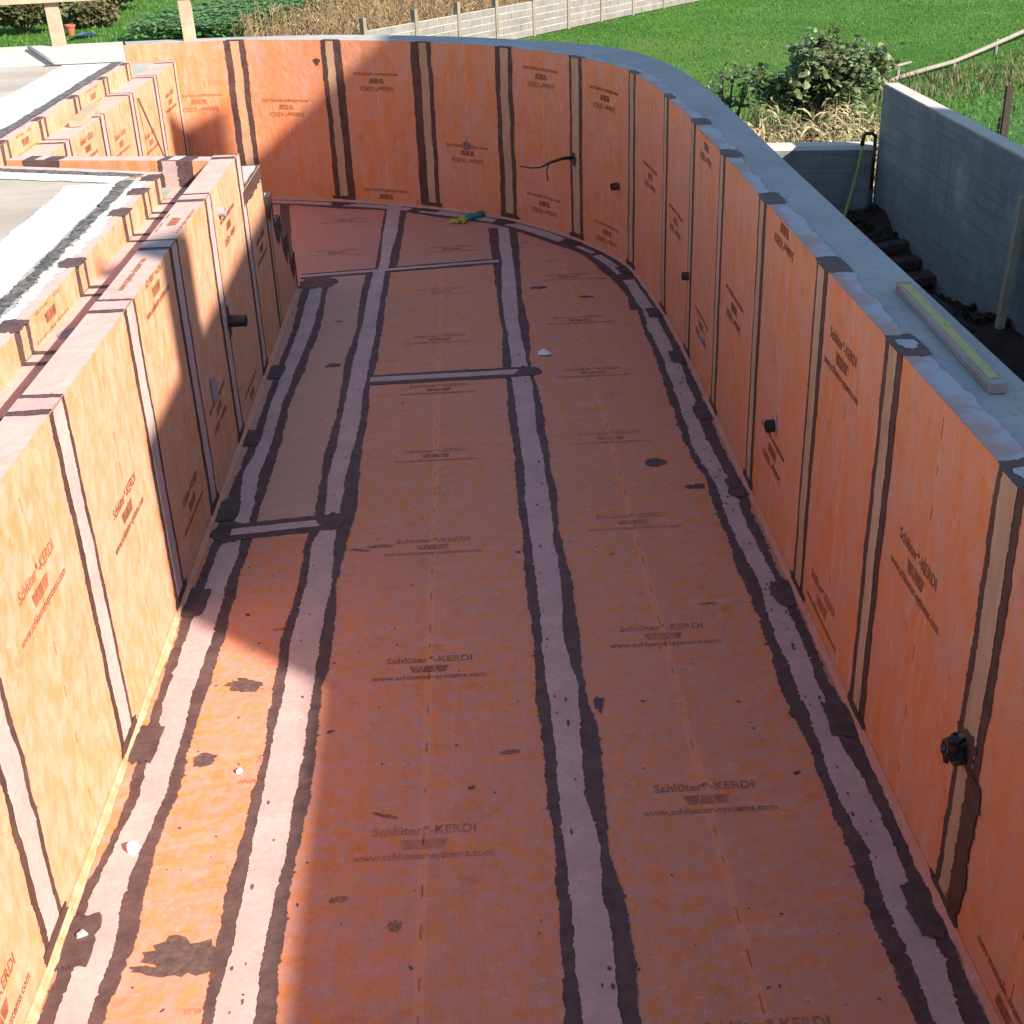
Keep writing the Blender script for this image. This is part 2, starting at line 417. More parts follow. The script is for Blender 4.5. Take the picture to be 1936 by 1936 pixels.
# ---------------------------------------------------------------- printed lettering
def text_mesh(s, width):
    cu = bpy.data.curves.new('txt', 'FONT'); cu.body = s; cu.resolution_u = 2; cu.align_x = 'CENTER'; cu.offset = .02
    o = bpy.data.objects.new('txt', cu); col.objects.link(o)
    bpy.context.view_layer.update()
    me = bpy.data.meshes.new_from_object(o)
    V = np.array([v.co[:2] for v in me.vertices]); F = [tuple(p.vertices) for p in me.polygons]
    bpy.data.objects.remove(o); bpy.data.meshes.remove(me)
    if width is None: return V, F
    k = width/(V[:, 0].max()-V[:, 0].min()); V[:, 0] -= (V[:, 0].max()+V[:, 0].min())/2
    return V*k, F
def joined(bits, width):
    V = []; F = []; x = 0
    for s_, k, dy in bits:
        v, f = text_mesh(s_, None); v = v*k; w = v[:, 0].max()-v[:, 0].min(); v[:, 0] += x-v[:, 0].min(); v[:, 1] += dy
        F += [tuple(i+len(V) for i in q) for q in f]; V += [tuple(q) for q in v]; x += w+.05
    V = np.array(V); k = width/(V[:, 0].max()-V[:, 0].min()); V[:, 0] -= V[:, 0].max()/2
    return V*k, F
T1, F1 = joined((('Schlüter', 1, 0), ('®', .45, .36), ('-KERDI', 1, 0)), .36)
T2, F2 = text_mesh('www.schlueter-systems.com', .475)
T1 = T1*[1, 1.12]+[0, .050]; T2 = T2*[1, 1.15]+[0, -.072]
def trap(cx, up):
    w1, w2, h = .029, .016, .023
    p = [(-w1, h), (w1, h), (w1-.003, h-.012), (w2, -h), (-w2, -h), (-w1+.003, h-.012)]
    return [(cx+x, (-y if up else y)) for x, y in p]
LG = []; LF = []
for cx, up in ((-.052, 0), (0, 1), (.052, 0)):
    n = len(LG); LG += trap(cx, up); LF.append(tuple(range(n, n+6)))
PV = np.vstack([T1, np.array(LG), T2]); PF = F1+[tuple(i+len(T1) for i in f) for f in LF]+[tuple(i+len(T1)+len(LG) for i in f) for f in F2]
def print_logo(mp, u, v, sx, sy, parent, mat, off=.0012, lim=None):
    keep = None
    V2 = [(u+sx*a, v+sy*b) for a, b in PV]
    F = PF
    if lim:
        ok = [lim[0] <= q[0] <= lim[1] and lim[2] <= q[1] <= lim[3] for q in V2]
        F = [f for f in PF if all(ok[i] for i in f)]
    if not F: return
    if mat in (M_print, M_print_floor): mat = R.choice(PRF['floor' if mat is M_print_floor else 'wall'])
    used = sorted({i for f in F for i in f}); mp_i = {q: k for k, q in enumerate(used)}
    obj('printed_logo', [mp(*V2[i], off) for i in used], [tuple(mp_i[i] for i in f) for f in F], mat, parent)
def dashes(mp, u, v0, v1, parent, mat, seed, along_v=True, off=.0012):
    rr = random.Random(seed); parts = []; v = v0+rr.uniform(.02, .2)
    while v < v1-.05:
        L = rr.uniform(.03, .07)
        k = v
        while k < v+L:                               # a run of tiny letters
            q = rr.uniform(.004, .007); a = rr.uniform(.0022, .0034)
            parts.append(([mp(u-a, k, off), mp(u+a, k, off), mp(u+a, k+q, off), mp(u-a, k+q, off)], [(0, 1, 2, 3)])); k += q+.003
        v += L+rr.uniform(.07, .22)
    if parts: obj('printed_line', *merge(*parts), mat, parent)

# ================================================================ GROUND
def smst(a, b, t):
    t = min(1, max(0, (t-a)/(b-a))); return t*t*(3-2*t)
def terr(x, y): return -0.6-2.4*smst(12, 42, y)
def gxs():
    return sorted(set([-1500, -700, -300, -150]+[x for x in range(-80, 81, 4)]+[150, 300, 700, 1500]))
def gys():
    return sorted(set([-1500, -600, -200, -80, -40, -20]+[y for y in range(-8, 100, 3)]+[130, 180, 300, 700, 1500]))
X, Y = gxs(), gys()
V = [(x, y, terr(x, y)) for y in Y for x in X]; F = [(j*len(X)+i, j*len(X)+i+1, (j+1)*len(X)+i+1, (j+1)*len(X)+i) for j in range(len(Y)-1) for i in range(len(X)-1)]
tag(obj('ground', V, F, M_ground, smooth=True), kind='structure')

# soil bed between the pool and the retaining wall
V, F, U = grid(lambda x, y, o: (x, y, -.42+.30*smst(3.05, 3.8, x)*(.6+.4*math.sin(y*1.7))+.05*math.sin(3.1*x+2.3*y)*math.sin(1.3*x-4.1*y)+.03*math.sin(11*x)*math.sin(9*y)), 1.45, 3.84, .5, 12.4, 40, 160)
tag(obj('soil', V, F, M_soil), kind='structure')

# ================================================================ POOL FLOOR
floor = obj('pool_floor', *box(-3.1, 1.5, .6, 13.05, -.30, -.006), M_conc, loc=(0, 6, -.30)); tag(floor, kind='structure')
def ycurve(x):
    best = None
    for (x0, y0), (x1, y1) in zip(CU, CU[1:]):
        if min(x0, x1) <= x <= max(x0, x1) and y0 > 8.0 and abs(x1-x0) > 1e-9:
            best = y0+(y1-y0)*(x-x0)/(x1-x0)
    return best
def fsheet(x0, x1, y0, y1, mat, uc, clip=True, ny=40):
    V = []; U = []; F = []; nx = 24
    for i in range(nx+1):
        x = x0+(x1-x0)*i/nx
        ye = y1
        if clip:
            yc = ycurve(x)
            if yc is not None: ye = min(y1, yc+.05)
            elif x > 1.34: ye = min(y1, 8.6)
        for j in range(ny+1):
            y = y0+(ye-y0)*j/ny; V.append((x, y, .0)); U.append((x-uc, y))
    for i in range(nx):
        for j in range(ny): a = i*(ny+1)+j; F.append((a, a+ny+1, a+ny+2, a+1))
    return obj('membrane_sheet', V, F, mat, floor, U)
s_l1 = fsheet(-1.43, -.805, .7, 5.78, M_floor, -.735, False)
s_l2 = fsheet(-1.43, -.805, 5.78, 10.24, M_beige, -1.3, False)
s_far = fsheet(-3.0, -.755, 10.24, 13.2, M_floor_far, -1.19)
s_rec = fsheet(-3.0, -1.43, 7.9, 10.24, M_floor_far, -2.2, False)
s_m1 = fsheet(-.805, .257, .7, 7.79, M_floor, -.278, False)
s_m2 = fsheet(-.805, .257, 7.79, 10.29, M_floor, -.278, False)
s_m3 = fsheet(-.755, .257, 10.29, 13.2, M_floor_far, -.21)
s_r = fsheet(.257, 1.40, .7, 13.2, M_floor, .72)
for y in (1.27, 2.33, 3.384, 4.442, 5.496, 6.563, 7.566): print_logo(fl, -.278, y, 1, 1, s_m1, M_print_floor)
for y in (8.511, 9.611): print_logo(fl, -.28, y, 1, 1, s_m2, M_print_floor)
for y in (10.80, 11.86): print_logo(fl, -.2, y, 1, 1, s_m3, M_print_floor)
for y in (1.42, 2.48, 3.533, 4.597, 5.648, 6.69, 7.73, 8.777, 9.83): print_logo(fl, .721, y, 1, 1, s_r, M_print_floor)
for y in (1.74, 2.78, 3.83, 4.87): print_logo(fl, -.735, y, 1, 1, s_l1, M_print_floor, .0012, (-1.4, -.84, 0, 6))
for y in (10.85, 11.93): print_logo(fl, -1.19, y, 1, 1, s_far, M_print_floor)
for sh, u, a, b, sd in ((s_m1, -.278, .9, 7.7, 1), (s_m2, -.28, 7.9, 10.2, 2), (s_m3, -.21, 10.4, 12.1, 3), (s_r, .721, .9, 11.0, 4), (s_far, -1.19, 10.3, 12.5, 5)):
    dashes(fl, u, a, b, sh, M_print_floor, sd)

TB = [(11.41,.134,.215,.31,.386),(10.24,.142,.215,.31,.362),(9.4,.155,.188,.3,.336),(8.66,.167,.194,.285,.362),(8.02,.143,.208,.304,.329),(7.63,.16,.198,.319,.349),(6.95,.155,.198,.31,.354),(6.36,.161,.205,.324,.35),(5.97,.156,.197,.321,.357),(5.61,.162,.196,.317,.348),(5.09,.155,.208,.32,.364),(4.64,.162,.203,.294,.362),(4.25,.152,.203,.326,.356),(3.9,.159,.213,.307,.376),(3.59,.161,.206,.297,.367),(3.32,.167,.197,.327,.349),(3.07,.167,.204,.306,.373),(2.85,.157,.197,.318,.375),(2.65,.15,.196,.311,.365),(.8,.15,.2,.31,.36)]
TA = [(10.25,-.896,-.835,-.743,-.699),(9.56,-.895,-.841,-.739,-.695),(8.81,-.873,-.846,-.738,-.689),(8.16,-.908,-.853,-.742,-.692),(7.59,-.894,-.853,-.748,-.711),(7.08,-.895,-.853,-.741,-.7),(6.63,-.908,-.859,-.759,-.705),(6.35,-.903,-.868,-.768,-.695),(5.84,-.889,-.839,-.768,-.689),(5.56,-.914,-.874,-.769,-.708),(5.2,-.898,-.86,-.748,-.716),(4.74,-.921,-.874,-.755,-.692),(4.35,-.912,-.868,-.746,-.709),(3.99,-.9,-.867,-.744,-.699),(3.68,-.907,-.866,-.746,-.694),(3.41,-.908,-.867,-.748,-.706),(3.16,-.921,-.858,-.757,-.707),(2.93,-.914,-.861,-.765,-.71),(2.73,-.906,-.875,-.759,-.703),(.8,-.908,-.87,-.759,-.704)]
TA2 = [(12.42,-.847,-.821,-.693,-.641),(11.41,-.835,-.816,-.686,-.636),(10.56,-.827,-.791,-.715,-.648),(10.29,-.834,-.799,-.72,-.663)]
TL = [(9.9,-1.377,-1.318,-1.212,-1.17),(9.63,-1.376,-1.309,-1.209,-1.168),(8.88,-1.344,-1.302,-1.197,-1.151),(8.03,-1.357,-1.311,-1.229,-1.169),(7.47,-1.358,-1.318,-1.244,-1.194),(6.9,-1.36,-1.304,-1.235,-1.175),(6.4,-1.38,-1.342,-1.25,-1.182),(6.02,-1.388,-1.295,-1.225,-1.183),(5.56,-1.379,-1.332,-1.236,-1.184),(5.25,-1.389,-1.336,-1.245,-1.189),(4.79,-1.388,-1.34,-1.23,-1.178),(4.39,-1.376,-1.345,-1.241,-1.186),(4.04,-1.375,-1.334,-1.232,-1.191),(3.72,-1.359,-1.318,-1.224,-1.179),(3.44,-1.369,-1.343,-1.249,-1.202),(3.19,-1.408,-1.366,-1.257,-1.193),(2.97,-1.391,-1.337,-1.237,-1.18),(2.76,-1.393,-1.347,-1.248,-1.205),(.8,-1.40,-1.35,-1.25,-1.21)]
TR = [(9.0,1.158,1.207,1.295,1.33),(8.52,1.138,1.184,1.288,1.335),(7.88,1.16,1.204,1.30,1.345),(7.32,1.15,1.189,1.285,1.345),(6.83,1.126,1.181,1.266,1.34),(6.53,1.125,1.163,1.262,1.33),(6.11,1.16,1.202,1.279,1.345),(5.51,1.149,1.188,1.28,1.335),(4.99,1.145,1.219,1.305,1.345),(4.55,1.144,1.189,1.29,1.345),(4.16,1.131,1.199,1.288,1.34),(3.82,1.138,1.197,1.273,1.345),(3.51,1.145,1.182,1.29,1.345),(3.24,1.149,1.209,1.30,1.345),(3.0,1.13,1.191,1.29,1.345),(2.78,1.147,1.209,1.29,1.345),(2.58,1.139,1.205,1.269,1.345),(.8,1.139,1.2,1.27,1.345)]
def floor_joint(T, seed, y0=None, y1=None, z=.0026, rag=.0075):
    T = sorted(T); y0 = T[0][0] if y0 is None else y0; y1 = T[-1][0] if y1 is None else y1
    obj('adhesive_band', *strip(fl, y0, y1, lambda t: interp(T, t, 1), lambda t: interp(T, t, 4), z, .014, rag, seed), M_glue, floor)
    obj('joint_tape', *strip(fl, y0, y1, lambda t: interp(T, t, 2), lambda t: interp(T, t, 3), z+.0016, .014, rag*.8, seed+50), M_tape, floor)
floor_joint(TB, 11); floor_joint(TA, 12); floor_joint(TA2, 13, z=.0022); floor_joint(TL, 14, z=.0018); floor_joint(TR, 15, z=.0018, rag=.011)
# band that turns with the curved wall (measured from the wall towards the middle)
sC0, sC1 = 8.05, 14.45
def ease(s, a, b): return a+(b-a)*smst(8.0, 9.6, s)
obj('adhesive_band', *strip(fc, sC0, sC1, lambda s: .014, lambda s: ease(s, .20, .215)+.02*math.sin(s*5), .0021, .014, .007, 21, swap=True), M_glue, floor)
segs = [(8.05, 8.78, .05, .14), (8.95, 9.55, .07, .15), (9.62, 9.9, .08, .13), (10.12, 10.93, .045, .155), (11.10, 12.0, .05, .16), (12.12, 12.85, .05, .16), (12.98, 14.4, .05, .16)]
for i, (a, b, p, q) in enumerate(segs):
    obj('joint_tape', *strip(fc, a, b, lambda s: p, lambda s: q, .0040, .014, .006, 70+i, swap=True), M_tape, floor)
# cross joints
def cross(x0, x1, ya, yb, dk, li, seed, z=.0050, ends=True):
    f = lambda d: (lambda x: ya+(yb-ya)*(x-x0)/(x1-x0)+d)
    obj('adhesive_band', *strip(fl, x0, x1, f(-dk), f(dk), z, .014, .006, seed, swap=True), M_glue, floor)
    e = .03 if ends else 0
    obj('joint_tape', *strip(fl, x0+e, x1-e, f(-li), f(li), z+.0014, .014, .004, seed+1, swap=True), M_tape, floor)
cross(-.72, .31, 7.78, 7.80, .085, .040, 31, ends=False)
cross(-1.42, .19, 10.18, 10.36, .075, .030, 33, z=.0030, ends=False)
cross(-1.33, -.765, 5.745, 5.815, .085, .035, 35)
obj('adhesive_band', *blob(fl, .31, 7.80, .085, .085, .0068, 3), M_glue, floor)
obj('adhesive_band', *blob(fl, -1.30, 5.75, .10, .10, .0056, 4), M_glue, floor)
obj('adhesive_band', *blob(fl, -.80, 5.82, .07, .09, .0068, 5), M_glue, floor)
obj('adhesive_band', *blob(fl, -1.28, 10.0, .14, .16, .0040, 6), M_glue, floor)
obj('adhesive_band', *strip(fl, 10.25, 12.85, lambda t: -1.55-.13*(t-10.25)-.03, lambda t: -1.55-.13*(t-10.25)+.06, .0024, .02, .006, 45), M_glue, floor)
obj('adhesive_band', *strip(fl, 11.0, 12.8, lambda t: -1.95-.1*(t-10.25)-.03, lambda t: -1.95-.1*(t-10.25)+.05, .0024, .02, .006, 46), M_glue, floor)
# mortar droppings and smears
spots = [(.93,6.33,.06,.055),(.48,9.59,.06,.035),(-1.03,4.39,.075,.045),(-1.12,3.91,.055,.035),(-1.01,2.93,.115,.075),(-1.10,2.88,.07,.02),(-.54,5.53,.085,.022),(-.64,5.50,.06,.018),(.40,4.13,.018,.05),(.95,4.84,.055,.012),(1.10,6.01,.05,.03),(.03,3.86,.05,.015),(-.55,3.14,.035,.018),(-.36,3.01,.025,.03),(-.98,8.09,.06,.035),(.82,9.31,.06,.02),(-.42,3.54,.07,.012),(-1.02,9.0,.04,.02),(.98,9.75,.05,.02),(.62,10.3,.05,.015),(.45,10.9,.04,.015)]
DARK = (0, 1, 2, 3, 4, 5, 8, 10, 14, 15)
for i, (x, y, a, b) in enumerate(spots):
    obj('mortar_spot', *blob(fl, x, y, a*(1 if i in DARK else .8), b*(1 if i in DARK else .7), .0015+.00004*i, 100+i, 30, .38 if i != 0 else .1, R.uniform(-.4, .4)), M_spot if i in DARK else M_smear, floor)
parts = []
for i in range(150):                                     # fine spatter
    x = R.choice([R.uniform(-.68, .14), R.uniform(.38, 1.12), R.uniform(-1.16, -.93), R.uniform(-.68, 1.12)]); y = R.uniform(2.4, 10) if R.random() < .7 else R.uniform(2.4, 5)
    q = R.uniform(.0016, .0052)*(1.6 if R.random() < .12 else 1)
    parts.append(blob(fl, x, y, q*R.uniform(.8, 2.2), q, .0018, 300+i, 9, .4, R.uniform(0, 3)))
for i in range(120):                                     # splashes on the tapes
    T = R.choice([TB, TB, TA, TR, TR, TR]); T = sorted(T); y = R.uniform(2.5, 9); x = interp(T, y, 2)+(interp(T, y, 3)-interp(T, y, 2))*R.uniform(.12, .88)
    q = R.uniform(.002, .0065)
    parts.append(blob(fl, x, y, q, q*R.uniform(1, 3.2), .0062 if T == sorted(TB) else .0058, 700+i, 9, .4))
tag(obj('mortar_spatter', *merge(*parts), M_spot, floor), kind='stuff')

# ================================================================ CURVED WALL (right and back)
wall = thing('pool_wall', 'long curved pool wall lined with orange membrane sheets and capped by bare concrete', 'wall', (1.5, 6, -.30))
OU = catmull(OP)
def core(poly_in, poly_out, z0, z1):
    n, m = len(poly_in), len(poly_out)
    # match both polylines by normalised arclength
    def res(P, k):
        P = np.array(P); L = np.r_[0, np.cumsum(np.hypot(*np.diff(P, axis=0).T))]; q = np.linspace(0, L[-1], k)
        return np.c_[np.interp(q, L, P[:, 0]), np.interp(q, L, P[:, 1])]
    k = 240; A, B = res(poly_in, k), res(poly_out, k); V = []; F = []
    for a, b in zip(A, B): V += [(a[0], a[1], z0), (a[0], a[1], z1), (b[0], b[1], z1), (b[0], b[1], z0)]
    for i in range(k-1):
        for j in range(4): F.append((4*i+j, 4*i+(j+1) % 4, 4*i+4+(j+1) % 4, 4*i+4+j))
    F += [(3, 2, 1, 0), (4*k-4, 4*k-3, 4*k-2, 4*k-1)]
    return V, F
inn = [(x-cpt(s)[2]*.004, y-cpt(s)[3]*.004) for (x, y), s in zip(CU[::6], SL[::6])]
ou1 = [tuple(p) for p in OU if p[0] > -3.3]
obj('concrete_core', *core(inn, ou1, -.30, HR-.0035), M_conc, wall)
SE = [2.05, 3.045, 3.98, 5.07, 6.09, 7.03, 7.95, 9.05, 10.045, 11.015, 11.93, 12.90, 13.88]
edges = [.0, 1.05]+SE+[14.55, 14.93]
sheets = []
for a, b in zip(edges, edges[1:]):
    V, F, U = grid(rw, a, b, 0, HR, max(4, int((b-a)*14)), 10, 0, ((a+b)/2, 0))
    sheets.append((a, b, obj('membrane_sheet', V, F, M_wall, wall, U, smooth=True)))
def sheet_at(s): return next(o for a, b, o in sheets if a <= s <= b)
prints = [(1.56,.081,1),(2.622,.88,0),(3.614,1.233,0),(3.602,.165,0),(4.62,1.478,1),(4.60,.417,1),(5.617,.793,1),(6.585,1.446,1),(6.567,.366,1),(7.56,.765,1),(8.465,.866,1),(9.60,1.244,1),(9.565,.171,1),(10.54,1.304,1),(10.536,.228,1),(11.489,.56,1),(12.449,1.154,1),(12.442,.079,1),(13.432,.897,1),(14.30,.958,1),(1.56,1.15,1)]
for s, z, inv in prints:
    print_logo(rw, s, z, 1 if inv else -1, -1 if inv else 1, sheet_at(s), M_print, .0013, (s-.5, s+.5, .004, HR-.003))
for i, (a, b, o) in enumerate(sheets[1:-1]): dashes(rw, (a+b)/2+.006, .05, HR-.05, o, M_print, 40+i, off=.0013)
# membrane folded over the inner edge of the wall top, bedded in pale thinset
V = []; F = []; U = []; na = nz(61); n = 620
for i in range(n+1):
    s = .02+14.4*i/n; w = .082+.018*na(s)+.012*math.sin(s*3.1)
    if s > 12.5: w *= .6
    for k in range(5): V.append(rt(s, w*k/4, .0008)); U.append((s, w*k/4))
for i in range(n):
    for k in range(4): q = i*5+k; F.append((q, q+1, q+6, q+5))
obj('membrane_fold', V, F, M_skim, wall, U)
wid = [(.085,.095,.048,.052),(.090,.092,.045,.040),(.080,.085,.045,.045),(.075,.080,.042,.040),(.075,.078,.040,.042),(.070,.075,.040,.038),(.070,.078,.040,.036),(.085,.085,.050,.046),(.090,.090,.050,.048),(.105,.095,.045,.050),(.125,.095,.030,.050),(.10,.115,.045,.035),(.105,.10,.040,.045)]
for i, c in enumerate(SE):
    r0, l0, r1, l1 = wid[i]
    wob = nz(900+i)
    ca = lambda t: c+.008*wob(t*.25)
    obj('adhesive_band', *strip(rw, .0, HR, lambda t: ca(t)-l0, lambda t: ca(t)+r0, .0024, .012, .006, 200+i, nx=4), M_glue_wall, wall)
    obj('joint_tape', *strip(rw, .035, HR-.006, lambda t: ca(t)-l1, lambda t: ca(t)+r1, .0040, .012, .005, 230+i, nx=4), M_tape_wall, wall)
    tw = .095 if i < 6 else .05
    obj('adhesive_patch', *blob(rt, c, tw*.46, .105 if i < 9 else .085, tw*.56, .0026, 260+i, 40, .14, 0, .75), M_glue, wall)
    if i in (0, 1): obj('joint_tape', *blob(rt, c+.01, .045, .045, .035, .0040, 280+i, 24, .3), M_tape_grey, wall)
    obj('adhesive_patch', *blob(rw, c, .028, .115, .036, .0050, 300+i, 34, .2, 0, .8), M_glue_wall, wall)
    obj('adhesive_patch', *blob(fc, c, .055, .11, .055, .0066, 330+i, 34, .2, 0, .8), M_glue, floor)
# pale upturned edge of the floor membrane along the wall foot
V = []; F = []; n = 560
for i in range(n+1):
    s = .02+14.4*i/n; d = .020+.008*na(s*1.7)
    V += [fc(s, d, .0032), fc(s, d*.5, .018), rw(s, .034+.006*na(s+9), .0016)]
for i in range(n):
    for k in range(2): q = 3*i+k; F.append((q, q+1, q+4, q+3))
obj('foot_strip', V, F, M_floor_far, wall, [(v[0], v[1]) for v in V])
# pipes, cables and patches that come through the wall
def stub(s, z, r, L, mat, seed, halo=True, name='pipe_stub'):
    x, y, nx, ny = cpt(s)
    pr = [(r, -.02), (r, L), (r*1.02, L+.002), (r*.82, L+.003), (r*.80, L-.03), (.001, L-.031)]
    o = obj(name, *lathe((x, y, z), (nx, ny, 0), pr), mat, wall, smooth=False)
    if halo: obj('lime_ring', *blob(rw, s-.008, z+.012, r*1.3, r*1.6, .0030, seed, 26, .35), M_tape_grey, wall)
    return o
stub(4.578, .564, .031, .040, M_black, 1); stub(7.03, .55, .027, .045, M_copper, 2, False); stub(9.36, .60, .030, .055, M_copper, 3, False)
stub(6.483, .317, .020, .012, M_patch, 4); stub(11.496, .636, .030, .012, M_patch, 5, False); obj('mortar_spot', *blob(rw, 11.496, .63, .05, .045, .0030, 77, 26, .35), M_smear, wall)
x, y, nx, ny = cpt(2.075); rr = random.Random(4); V, F = ell((x+nx*.025, y+ny*.025, .61), (.038, .048, .040), (nx, ny, 0), 14, 9)
obj('sealed_pipe_end', [tuple(Vector(v)+Vector((rr.uniform(-.010, .010), rr.uniform(-.010, .010), rr.uniform(-.012, .012)))) for v in V], F, M_black, wall)
obj('pipe_stub', *lathe((x, y, .615), (nx, ny, .1), [(.026, .02), (.026, .062), (.019, .063), (.018, .04), (.001, .04)], 14), M_copper, wall)
obj('adhesive_patch', *blob(rw, 2.06, .62, .075, .07, .0052, 88, 40, .35), M_glue_wall, wall)
obj('adhesive_patch', *strip(rw, .02, .58, lambda t: 1.945-.02*math.sin(3*t), lambda t: 2.025, .0056, .014, .012, 89, nx=2), M_glue_wall, wall)
x, y, nx, ny = cpt(10.09)
obj('cable', *tube([(x, y, .70), (x+nx*.08-.03, y+ny*.08, .705), (x+nx*.12-.10, y+ny*.12, .68), (x+nx*.13-.17, y+ny*.13, .645), (x+nx*.13-.25, y+ny*.13, .645), (x+nx*.13-.34, y+ny*.13, .665)], [.014, .014, .012, .007, .006, .005], 8), M_black, wall, smooth=True)
obj('cable', *tube([(x+nx*.12-.10, y+ny*.12, .68), (x+nx*.13-.12, y+ny*.13, .62), (x+nx*.13-.11, y+ny*.13, .53)], .005, 8), M_black, wall, smooth=True)
obj('adhesive_patch', *blob(rw, 10.09, .69, .05, .06, .0055, 91, 28, .25), M_glue_wall, wall)
obj('adhesive_patch', *blob(rw, 13.06, 1.32, .035, .03, .0030, 92, 20, .5), M_glue_wall, wall)

# bare concrete continuation of the back wall, left of the membrane
bwall = thing('concrete_wall', 'bare sunlit concrete wall running on from the curved pool wall behind the deck', 'wall', (-4.8, 13.1, -.3))
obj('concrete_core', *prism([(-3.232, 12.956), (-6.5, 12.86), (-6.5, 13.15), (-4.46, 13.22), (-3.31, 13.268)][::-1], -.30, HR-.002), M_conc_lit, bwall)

# ================================================================ LEFT OVERFLOW WALL AND STEPS
lwall = thing('pool_wall', 'straight low orange pool wall beside the overflow channel, half in sun', 'wall', (-1.5, 4.4, -.30))
YE = 7.985
obj('concrete_core', *box(XLB+.004, XL-.004, .7, YE-.004, -.30, HL-.004), M_conc, lwall)
LSE = [1.05, 2.03, 3.02, 4.025, 5.08, 6.0, 6.93]
lsh = []
for a, b in zip([.7]+LSE, LSE+[YE]):
    V, F, U = grid(lw, a, b, 0, HL, 10, 10, 0, ((a+b)/2, 0)); o = obj('membrane_sheet', V, F, M_left, lwall, U); lsh.append((a, b, o))
    V, F, U = grid(lt, a, b, 0, XL-XLB, 10, 3, 0, ((a+b)/2, 0)); obj('membrane_sheet', V, F, M_top, lwall, U)
    V, F, U = grid(lambda y, z, o: (XLB-o, y, z), a, b, ZC, HL, 6, 3, 0, ((a+b)/2, 0)); obj('membrane_sheet', V, F, M_left, lwall, U)
def lsheet(y): return next((o for a, b, o in lsh if a <= y <= b), lsh[-1][2])
for y, z, inv in ((2.55,.176,0),(2.55,1.24,0),(3.53,.99,0),(4.545,.748,0),(5.56,.281,0),(5.56,1.34,0),(6.45,.40,1),(7.43,1.143,1),(7.43,.09,1)):
    print_logo(lw, y, z, -1 if inv else 1, -1 if inv else 1, lsheet(y), M_print, .0013, (y-.5, y+.5, .004, HL-.002))
print_logo(lt, 6.42, .075, 1, 1, lsheet(6.42), M_print, .0013, (6, 7, .004, .142))
print_logo(lt, 5.52, .02, 1, -1, lsheet(5.5), M_print, .0013, (5, 6, .004, .142))
for i, (a, b, o) in enumerate(lsh): dashes(lw, (a+b)/2+.01, .05, HL-.06, o, M_print, 60+i, off=.0013)
for i, c in enumerate(LSE+[YE+.02]):
    last = i == len(LSE); w0, w1 = (.095, .088) if not last else (.10, .10)
    wob = nz(950+i); ca = lambda t: c+.010*wob(t*.25)
    obj('adhesive_band', *strip(lw, 0, HL, lambda t: ca(t)-w0, lambda t: ca(t)+w1, .0024, .012, .0055, 400+i), M_glue_wall, lwall)
    obj('joint_tape', *strip(lw, .03, HL, lambda t: ca(t)-.060, lambda t: ca(t)+.054, .0040, .012, .005, 420+i), M_tape, lwall)
    e = -.0 if not last else -.075
    obj('adhesive_band', *strip(lt, 0, XL-XLB, lambda t: c-w0, lambda t: c+w1+e, .0024, .012, .0055, 440+i), M_glue, lwall)
    obj('joint_tape', *strip(lt, 0, XL-XLB, lambda t: c-.058, lambda t: c+(.050 if not last else -.01), .0040, .012, .005, 460+i), M_tape, lwall)
    obj('adhesive_patch', *blob(lw, c, .03, .12, .04, .0050, 480+i, 34, .2, 0, .8), M_glue_wall, lwall)
    obj('adhesive_patch', *blob(fl, XL+.055, c, .060, .12, .0064, 500+i, 34, .2, 0, .8), M_glue, floor)
V = []; F = []; n = 300
for i in range(n+1):
    y = .72+9.0*i/n; d = .020+.008*na(y*1.3)
    V += [(XL+d, y, .0030), (XL+d*.5, y, .018), lw(y, .034+.006*na(y+4), .0016)]
for i in range(n):
    for k in range(2): q = 3*i+k; F.append((q, q+1, q+4, q+3))
obj('foot_strip', V, F, M_left, lwall, [(v[0]+3, v[1]) for v in V])
def lstub(y, z, r, L, mat):
    pr = [(r, -.02), (r, L), (r*1.02, L+.002), (r*.82, L+.003), (r*.80, L-.03), (.001, L-.031)]
    return obj('pipe_stub', *lathe((XL, y, z), (1, 0, 0), pr), mat, lwall)
lstub(7.03, .69, .034, .100, M_black); lstub(7.19, 1.275, .028, .035, M_patch)
obj('adhesive_patch', *blob(lw, 7.02, .69, .055, .09, .0052, 93, 30, .25), M_glue_wall, lwall)
obj('grey_patch', *blob(lw, 6.39, .53, .085, .11, .0046, 94, 4, .1, .7), M_patch, lwall)

